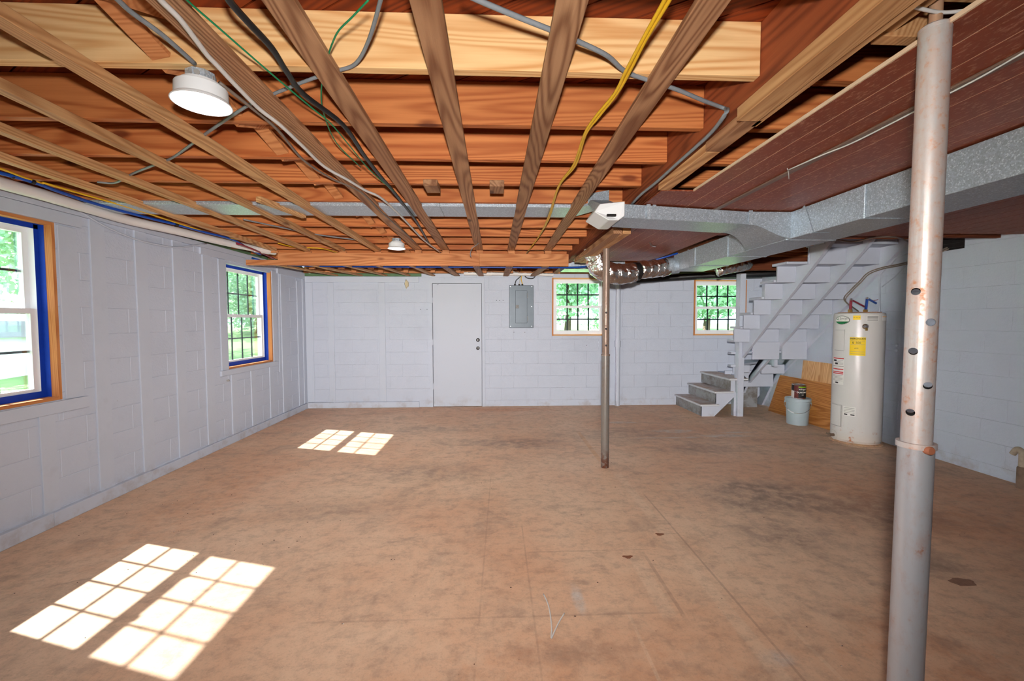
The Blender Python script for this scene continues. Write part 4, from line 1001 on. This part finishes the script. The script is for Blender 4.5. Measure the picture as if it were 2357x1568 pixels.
tag(mk('plywood_sheet', bm, MT['ply_dark']), 'long orange plywood sheet leaning low behind the bucket', 'plywood')
bm = BM(); hexa(bm, [(4.42,5.2,.02),(4.432,5.2,.02),(4.432,6.03,.02),(4.42,6.03,.02),(4.462,5.2,.845),(4.474,5.2,.845),(4.474,6.0,.845),(4.462,6.0,.845)])
tag(mk('plywood_sheet', bm, MT['ply_pale']), 'pale zigzag-grained plywood piece standing behind the longer sheet', 'plywood')

# ------------------------------------------------------------------ breaker panel
ep = tag(empty('breaker_panel', (.435, D, 1.31)), 'grey steel breaker panel mounted on the far wall right of the door', 'breaker panel')
bm = BM(); box(bm, .233, .637, D-.022, D-.001, 1.308, 2.008); bevel(bm, .005); cov = mk('cover', bm, MT['panelgrey'], ep)
bm = BM(); box(bm, .335, .53, D-.030, D-.0225, 1.385, 1.925); bevel(bm, .004); dd = mk('panel_door', bm, MT['panelgrey'], ep)
bm = BM(); box(bm, .340, .392, D-.036, D-.0305, 1.63, 1.685); bevel(bm, .004); mk('latch', bm, MT['inkgrey'], dd)
bm = BM(); box(bm, .352, .378, D-.040, D-.0365, 1.645, 1.67); mk('latch_handle', bm, MT['darkmetal'], dd)
bm = BM(); box(bm, .531, .537, D-.025, D-.0225, 1.42, 1.50); box(bm, .531, .537, D-.025, D-.0225, 1.80, 1.88); mk('hinge', bm, MT['inkgrey'], dd)
for (x, z) in ((.61,1.99),(.61,1.66),(.61,1.335),(.255,1.99),(.255,1.335)):
    bm = BM(); lathe(bm, [(.008,0),(.007,.004),(0,.005)], (x, D-.0225, z), 10, (0,-1,0)); mk('screw', bm, MT['chrome'], cov, True)
for x in (.33, .40, .45):
    bm = BM(); lathe(bm, [(.016,0),(.016,.02),(.011,.022)], (x, D-.03, 2.008), 10); mk('connector', bm, MT['darkmetal'], ep, True)
def cable(name, pts, r, mat, label, cat='cable', sm=5, seg=8, group=None):
    bm = BM(); tube(bm, pts, r, seg, sm); return tag(mk(name, bm, MT[mat], smooth='all'), label, cat, group)
for i, (pts, mt, lb_) in enumerate((
    ([(.33,D-.03,2.03),(.35,D-.04,2.09),(.42,D-.05,2.16),(.40,D-.06,2.24)], 'blackcable', 'black cable entering the top left of the breaker panel'),
    ([(.40,D-.03,2.03),(.41,D-.04,2.10),(.38,D-.06,2.17),(.25,D-.2,2.25)], 'whitecable', 'white cable entering the top of the breaker panel'),
    ([(.45,D-.03,2.03),(.43,D-.04,2.12),(.45,D-.06,2.2),(.42,D-.1,2.3)], 'yellowcable', 'yellow cable entering the top right of the breaker panel'),
    ([(.47,D-.035,2.2),(.52,D-.05,2.13),(.62,D-.05,2.12),(.66,D-.06,2.17),(.6,D-.08,2.24)], 'blackcable', 'black cable loop hanging right of the breaker panel'))):
    cable('panel_cable', pts, .008, mt, lb_)

# ------------------------------------------------------------------ pipes and cables
pts = [PZ(x, y, 2.235) for x, y in ((0,421),(100,449),(200,479),(300,508),(400,530),(500,554),(575,570),(632,580))]
pts = [pts[0]+(pts[0]-pts[2])*1.2] + pts
pv_ = tag(empty('drain_pipe', (-2.95, 3.2, 2.19)), 'long white plastic drain pipe along the top of the left wall', 'pipe')
bm = BM(); tube(bm, pts, .036, 20, 4); mk('pipe_run', bm, MT['pvc'], pv_, True)
bm = BM(); tube(bm, [pts[-2]+(pts[-1]-pts[-2])*.2, pts[-2]+(pts[-1]-pts[-2])*.75], .041, 20, 0); mk('coupling', bm, MT['pvc'], pv_, True)
bp_ = cable('water_pipe', [PZ(x, y-3, 2.245) for x, y in ((-60,385),(0,401),(73,421),(141,446),(226,474),(339,504),(406,520),(469,537),(536,555))]+[PZ(575,574,2.225), PZ(600,586,2.2)], .011, 'bluepex', 'blue plastic water pipe beside the white drain pipe on the left', 'pipe')
for (xa, ya, xb, yb_) in ((25,405,31,406.5),(70,417,78,419.5),(403,516,409,517.5)):
    bm = BM(); tube(bm, [PZ(xa,ya,2.245), PZ(xb,yb_,2.245)], .0145, 12, 0); mk('pipe_clip', bm, MT['blacktape'], bp_, True)
cable('water_pipe', [PZ(x, y, 2.2) for x, y in ((545,560),(580,573),(610,586),(632,596))], .010, 'redpex', 'red plastic water pipe dipping behind the rear beam', 'pipe')
cable('water_pipe', [PY(x, y, 5.35) for x, y in ((580,594),(625,606),(700,612),(900,614),(1100,615),(1300,616),(1360,613))]+[PY(1440,609,5.1), PY(1500,600,4.9), PY(1560,583,4.8)], .011, 'bluepex', 'blue plastic water pipe running behind the rear beam to the duct', 'pipe')
cable('yellow_cable', [PZ(x, y-2, 2.252) for x, y in ((-60,374),(0,390),(54,410),(96,424),(104,424),(169,443),(271,472),(316,486),(361,500),(429,522),(508,545),(590,562))], .006, 'yellowcable', 'yellow cable above the blue pipe at the top left')
cable('yellow_cable', [PZ(x, y, 2.262) for x, y in ((640,560),(680,569),(740,572),(780,583))], .006, 'yellowcable', 'short yellow cable just in front of the rear beam on the left')
cable('wall_cable', [PX(x, y, L+.03) for x, y in ((168,476),(240,520),(310,550),(360,563),(410,569),(475,561))], .008, 'trim', 'painted grey cable looping down from the drain pipe on the left wall')
def cz(name, px, z, r, mat, label, **k): return cable(name, [PZ(x, y, z) for x, y in px], r, mat, label, **k)
ZC = 2.247
cable('grey_cable', [PZ(x, y, 2.258) for x, y in ((235,-35),(272,0),(305,30),(367,75),(407,109))]+[PZ(448,146,2.262)], .007, 'greycable', 'grey cable coming from the top edge into the near lamp')
cable('grey_cable', [PZ(505,190,2.262)]+[PZ(x, y, ZC) for x, y in ((575,245),(640,300),(700,370),(765,412),(830,442),(880,490),(925,530),(957,560))], .006, 'browncable', 'grey-brown cable linking the near lamp to the far lamp')
cz('white_cable', ((340,-40),(370,0),(414,44),(451,92),(478,128),(502,153),(543,197),(597,251),(645,288),(696,336),(747,384),(800,414),(840,438),(880,458),(930,505),(975,552),(1015,582)), 2.225, .0075, 'whitecable', 'bright white cable running the length of the ceiling left of centre')
cz('green_wire', ((395,-40),(430,0),(510,70),(590,140),(660,200),(720,250),(762,285),(800,330),(850,390),(905,440)), 2.228, .0028, 'greenwire', 'thin green wire strung beside the black cable', seg=6)
cz('black_cable', ((510,-40),(527,0),(570,50),(625,110),(660,165),(700,218),(790,288),(840,360),(875,405),(905,440),(940,485),(965,520),(990,565)), 2.235, .0095, 'blackcable', 'thick black cable snaking down the ceiling left of centre')
cz('green_wire', ((848,0),(810,40),(780,70),(765,100),(755,132),(740,200),(745,260),(775,330),(830,385)), 2.262, .0028, 'greenwire', 'thin green wire curving between joists right of the black cable', seg=6)
cable('grey_cable', [PZ(x, y, 2.2665) for x, y in ((224,419),(265,421),(305,400),(360,378),(397,363),(445,329),(479,304),(570,243),(628,217),(716,182),(777,163),(819,146),(849,92),(876,0),(884,-40))], .006, 'greycable', 'grey cable crossing diagonally under the joists at upper left')
cable('grey_cable', [PZ(x, y, 2.262) for x, y in ((560,505),(640,522),(730,540),(820,552))], .006, 'greycable', 'grey cable sagging under the far joists on the left')
cable('grey_cable', [PZ(x, y, 2.2665) for x, y in ((1060,-20),(1100,0),(1190,38),(1275,72),(1345,102),(1400,130),(1440,165),(1500,187),(1560,207),(1620,232),(1668,250))]+[PZ(x, y, 2.158) for x, y in ((1672,258),(1640,302),(1600,340),(1560,375),(1510,420),(1475,448),(1452,472))], .0075, 'greycable', 'grey cable crossing the pale joist then following the girder')
for j, dx in enumerate((0, 9)):
    cable('yellow_cable', [PZ(x+dx*(1-k/9)+(3 if k % 2 and j else 0), y, 2.232) for k, (x, y) in enumerate(((1555,-45),(1530,0),(1480,90),(1440,165),(1415,215),(1370,270),(1345,310),(1320,380),(1285,430),(1262,500)))]+[PZ(1240,545,2.24), PZ(1212,583,2.25)], .006, 'yellowcable', ('yellow cable hanging right of centre, left strand of the pair', 'yellow cable hanging right of centre, right strand of the pair')[j])
cable('wire_twist', [(-.17,4.6,2.248),(-.20,4.58,2.22),(-.24,4.57,2.19),(-.26,4.57,2.13),(-.25,4.58,2.1)], .004, 'greycable', 'twisted grey wire end dangling from the centre furring strip', 'wire')
cable('pink_cable', [PZ(x, y, 2.19) for x, y in ((2080,8),(2120,20),(2160,28),(2200,27),(2270,18),(2357,7),(2420,-4))], .0045, 'whitecable', 'pale cable passing the head of the near post')
bm = BM(); lw = [PZ(x, y, ZP-.012) for x, y in ((1813,392),(1890,358),(1960,330),(2060,280),(2160,228),(2260,176),(2357,120))]
cable('white_wire', lw, .003, 'whitecable', 'thin white wire stapled along the brown boards beside the moulding', 'wire', seg=6)
cable('white_wire', [PZ(1812,388,ZP-.004), PZ(1815,398,ZP-.015), PZ(1816,412,ZP-.03)], .002, 'whitecable', 'short white wire end hanging from the brown boards', 'wire', seg=6)
# heater supply cables and painted conduits on the right wall
for j, dz in enumerate((0, -.03)):
    cable('heater_cable', [Vector((HX-.10,HY-.1,HZ+.016))]+[PX(x+j*3, y+j*3, xx) for x, y, xx in ((1943,690,4.15),(1958,668,4.2),(1978,648,4.28),(1998,628,4.35),(2030,616,4.40),(2070,608,4.42),(2125,593,4.42),(2180,570,4.42))], .007, 'browncable', ('upper brown cable arching from the water heater top', 'lower brown cable arching from the water heater top')[j])
cable('conduit', [PX(x, y, R-.0165) for x, y in ((2024,790),(2024,632))]+[PX(x, y, R-.0165) for x, y in ((2062,594),(2118,570))], .011, 'trim', 'painted conduit bending up the right wall behind the heater', 'conduit', 0)
cable('conduit', [PX(x, y, R-.0125) for x, y in ((2030,660),(2060,636),(2090,606),(2122,574))], .007, 'trim', 'thin painted conduit slanting up the right wall', 'conduit', 0)
cable('loose_cable', [PZ(x, y, ZP-.01) for x, y in ((1925,551),(1950,556),(1975,555),(2005,548),(2040,545),(2070,548),(2100,560))]+[PX(2125,570,R-.05)], .007, 'browncable', 'brown cable drooping from the boards above the stairs')
for k, (y, lb_) in enumerate(((795,'upper capped pipe stub on the right wall by the heater'),(807,'lower capped pipe stub on the right wall by the heater'))):
    q = PX(2062, y, R-.03); cp2 = tag(empty('pipe_stub', q), lb_, 'pipe')
    bm = BM(); tube(bm, [(R-.015, q.y+.25, q.z), (R-.03, q.y, q.z)], .008, 8, 0); mk('pipe_run', bm, MT['trim'], cp2, True)
    bm = BM(); bmesh.ops.create_icosphere(bm, subdivisions=2, radius=.018); bmesh.ops.translate(bm, verts=bm.verts, vec=(R-.03,q.y,q.z)); mk('cap', bm, MT['trim'], cp2, True)
# white soil pipe on the far wall and the horizontal run under the joists
vp = tag(empty('vertical_pipe', (2.04, D-.05, 0)), 'white painted vertical pipe on the far wall right of the middle post', 'pipe')
bm = BM(); tube(bm, [(2.04,D-.05,0),(2.04,D-.05,2.2)], .04, 20, 0); mk('pipe_run', bm, MT['trim'], vp, True)
bm = BM(); tube(bm, [(2.04,D-.05,.985),(2.04,D-.05,1.09)], .052, 20, 0); mk('coupling', bm, MT['trim'], vp, True)
hp2 = tag(empty('horizontal_pipe', (.5, D-.13, 2.13)), 'white plastic pipe run under the joists above the breaker panel', 'pipe')
bm = BM(); tube(bm, [(-.5,D-.11,2.19),(.2,D-.11,2.185),(.95,D-.11,2.175)], .028, 16, 0); mk('pipe_run', bm, MT['pvc'], hp2, True)
for x in (-.1, .33, .72):
    bm = BM(); tube(bm, [(x-.05,D-.11,2.187),(x+.05,D-.11,2.184)], .035, 16, 0); mk('coupling', bm, MT['pvc'], hp2, True)
# dark vent opening high on the right wall, elbow standpipe near the floor
vt = tag(empty('wall_vent', (R-.005, 4.08, 2.10)), 'dark vent opening high on the right wall behind the near post', 'vent')
bm = BM(); box(bm, R-.006, R-.0036, 3.96, 4.25, 2.11, 2.285); mk('opening', bm, MT['dark'], vt)
for k in range(4):
    bm = BM(); box(bm, R-.010, R-.006, 3.965, 4.245, 2.13+k*.042, 2.136+k*.042); mk('louvre', bm, MT['darkmetal'], vt)
sp = tag(empty('standpipe', (4.42, 3.33, 0)), 'rusty elbow pipe rising beside the right wall at the picture edge', 'pipe')
bm = BM(); tube(bm, [PX(2352,1075,4.43), PX(2353,1045,4.43), PX(2348,1036,4.43), PX(2340,1035,4.43), PX(2331,1045,4.43)], .022, 14, 5); mk('elbow', bm, plain('weathered_pipe', srgb(178,164,146), .6, .3, .2, 20), sp, True)
b0 = PX(2354,1075,4.43); bm = BM(); lathe(bm, [(.034,0),(.034,b0.z-.01),(.028,b0.z)], (4.43,b0.y,0), 18); mk('pipe_base', bm, plain('rusty_pipe', srgb(128,108,92), .7, .3, .3, 15), sp, True)
# clip under the brown boards behind the branch duct
bm = BM(); q = PZ(1501,562,ZP-.02); bar(bm, q+Vector((-.02,0,.02)), q+Vector((.0,0,-.02)), .03, .01); bar(bm, q+Vector((0,0,-.015)), q+Vector((.035,.0,-.02)), .03, .01)
tag(mk('metal_clip', bm, MT['chrome'], base=False), 'small bright metal clip under the brown boards behind the branch duct', 'clip')

# ------------------------------------------------------------------ bits on the floor
cable('string', [PZ(x, y, .0025) for x, y in ((1251,1368),(1258,1382),(1264,1400),(1268,1425),(1270,1450),(1269,1470))]+[PZ(x, y, .0025) for x, y in ((1278,1450),(1288,1430),(1299,1412))], .0032, 'whitecable', 'thin white string lying in a V on the floor', 'string', 4, 6)
for i, (x, y, s, lb_) in enumerate(((1445,1282,.022,'dry brown leaf scrap on the floor near the centre'),(1518,1230,.02,'dry brown leaf scrap on the floor below the middle post'),(2215,1340,.05,'brown round patch on the floor right of the near post'))):
    q = PZ(x, y, .002); bm = BM(); ring_ = []
    for k in range(14):
        a = 2*math.pi*k/14; rr = s*(1+(.3*math.sin(3*a+i) if i < 2 else .12*math.sin(5*a))); ring_.append((q.x+rr*math.cos(a)*1.3, q.y+rr*math.sin(a)*.7, .0015))
    prism(bm, ring_, (0,0,.002)); tag(mk('leaf_scrap' if i < 2 else 'floor_patch', bm, plain('dry_leaf_%d' % i, srgb(132,84,60) if i < 2 else srgb(138,104,86), .9, var=.2, scale=40)), lb_, 'debris')
bm = BM()
for k in range(260):
    if k < 150: x, y = random.uniform(-2.95,-1.2), random.uniform(2.2,6.6)
    else: x, y = random.uniform(-2,3.8), random.uniform(1.2,6.6)
    s = random.uniform(.002,.0055); a = random.random()*6; z = 0
    v = [bm.verts.new((x+s*math.cos(a+t)*(1+.5*random.random()), y+s*math.sin(a+t), .0005)) for t in (0,1.6,3.1,4.7)]; tp_ = bm.verts.new((x,y,.003))
    for j in range(4): bm.faces.new([v[j], v[(j+1)%4], tp_]).material_index = 0 if random.random() < .75 else 1
tag(mk('floor_crumbs', bm, [plain('dark_crumb', srgb(66,46,38), .9), plain('pale_crumb', srgb(226,214,200), .9)]), 'scattered dirt crumbs and paint flecks on the concrete floor', 'debris', kind='stuff')

# ------------------------------------------------------------------ outside: lawn, trees, shed
bm = BM(); bmesh.ops.create_grid(bm, x_segments=60, y_segments=60, size=70)
def gz(x, y):
    d = max(0, y-D-1); return -.06 + min(1.05, d*.045) if d else -.06
for v in list(bm.verts): v.co.z = gz(v.co.x, v.co.y)
bmesh.ops.delete(bm, geom=[f for f in bm.faces if L-.3 < f.calc_center_median().x < R+.3 and BACK-.3 < f.calc_center_median().y < D+.3], context='FACES_ONLY')
tag(mk('lawn', bm, MT['grass'], base=False), 'sunlit lawn outside the windows', 'lawn', kind='structure')
bm = BM(); bmesh.ops.create_circle(bm, cap_ends=True, segments=24, radius=1.0)
for v in bm.verts: v.co = Vector((v.co.x*2.4-8.6, v.co.y*1.2+6.4, -.05+.0))
bmesh.ops.extrude_face_region(bm, geom=bm.faces[:]); 
for v in bm.verts[24:]: v.co.z += .03
tag(mk('paving_pad', bm, MT['pathway']), 'pale paving pad on the lawn outside the nearest window', 'paving')
def tree(name, x, y, h0, h1, rx, ry, nleaf, ls, label, cat, trunk=True):
    z0 = gz(x, y); t = tag(empty(name, (x, y, z0)), label, cat, 'greenery outside the windows')
    rnd = random.Random(int(x*31+y*17)); bm = BM()
    lobes = [(rnd.uniform(-.6,.6), rnd.uniform(-.6,.6), rnd.uniform(-.75,.75), rnd.uniform(.35,.6)) for _ in range(16)]
    for k in range(nleaf):
        lx, ly, lz, lr = rnd.choice(lobes)
        d = Vector((rnd.gauss(0,1), rnd.gauss(0,1), rnd.gauss(0,1))).normalized()*lr*(rnd.random()**.35)
        c = Vector((x+(lx+d.x)*rx, y+(ly+d.y)*ry, z0+(h0+h1)/2+(lz+d.z)*(h1-h0)/2*.75))
        if c.z < z0+.1: c.z = z0+.1+rnd.random()*.5
        a = Vector((rnd.gauss(0,1), rnd.gauss(0,1), rnd.gauss(0,1))).normalized()*ls*rnd.uniform(.6,1.3); b = a.cross(Vector((rnd.gauss(0,1), rnd.gauss(0,1), rnd.gauss(0,1)))).normalized()*ls*.55
        bm.faces.new([bm.verts.new(c-a), bm.verts.new(c+b), bm.verts.new(c+a), bm.verts.new(c-b)])
    me_o = mk('foliage', bm, MT['leaf'], t); me_o['kind'] = 'stuff'
    if trunk:
        bm = BM(); tube(bm, [(x,y,z0),(x+.1,y,z0+(h0+h1)*.3),(x,y+.1,z0+(h0+h1)*.55)], lambda u: .22*(1-u*.6), 10, 3); mk('trunk', bm, MT['bark'], t, True)
    return t
tree('tree', -17, 14.5, 1.4, 8, 5.5, 5, 16000, .12, 'leafy tree seen through the nearest left window', 'tree')
tree('tree', -14, 26, -.6, 8, 4.5, 5, 16000, .13, 'leafy tree seen through the farther left window', 'tree')
tree('tree', 4.6, 27, -.1, 8, 3.6, 3.4, 11000, .17, 'leafy tree seen through the window right of the breaker panel', 'tree')
tree('tree', 13.6, 27, .0, 8, 4.6, 3.4, 11000, .17, 'leafy tree seen through the window beside the stair post', 'tree')
tree('shrub', 7.5, 24, 0, 2.6, 2.4, 1.6, 4000, .14, 'low green shrub at the foot of the tree beyond the panel window', 'shrub', False)
sh = tag(empty('garden_shed', (-13.5, 11.5, -.06)), 'white low outbuilding with grey roof seen through the nearest window', 'shed')
bm = BM(); box(bm, -15.5, -11.8, 10.2, 13.2, -.06, 1.05); mk('shed_wall', bm, MT['shedwhite'], sh)
bm = BM(); prism(bm, [(-15.7,10.0,1.05),(-11.6,10.0,1.05),(-11.8,10.6,1.45),(-15.4,10.6,1.45)], (0,3.4,0)); mk('shed_roof', bm, MT['roofgrey'], sh)
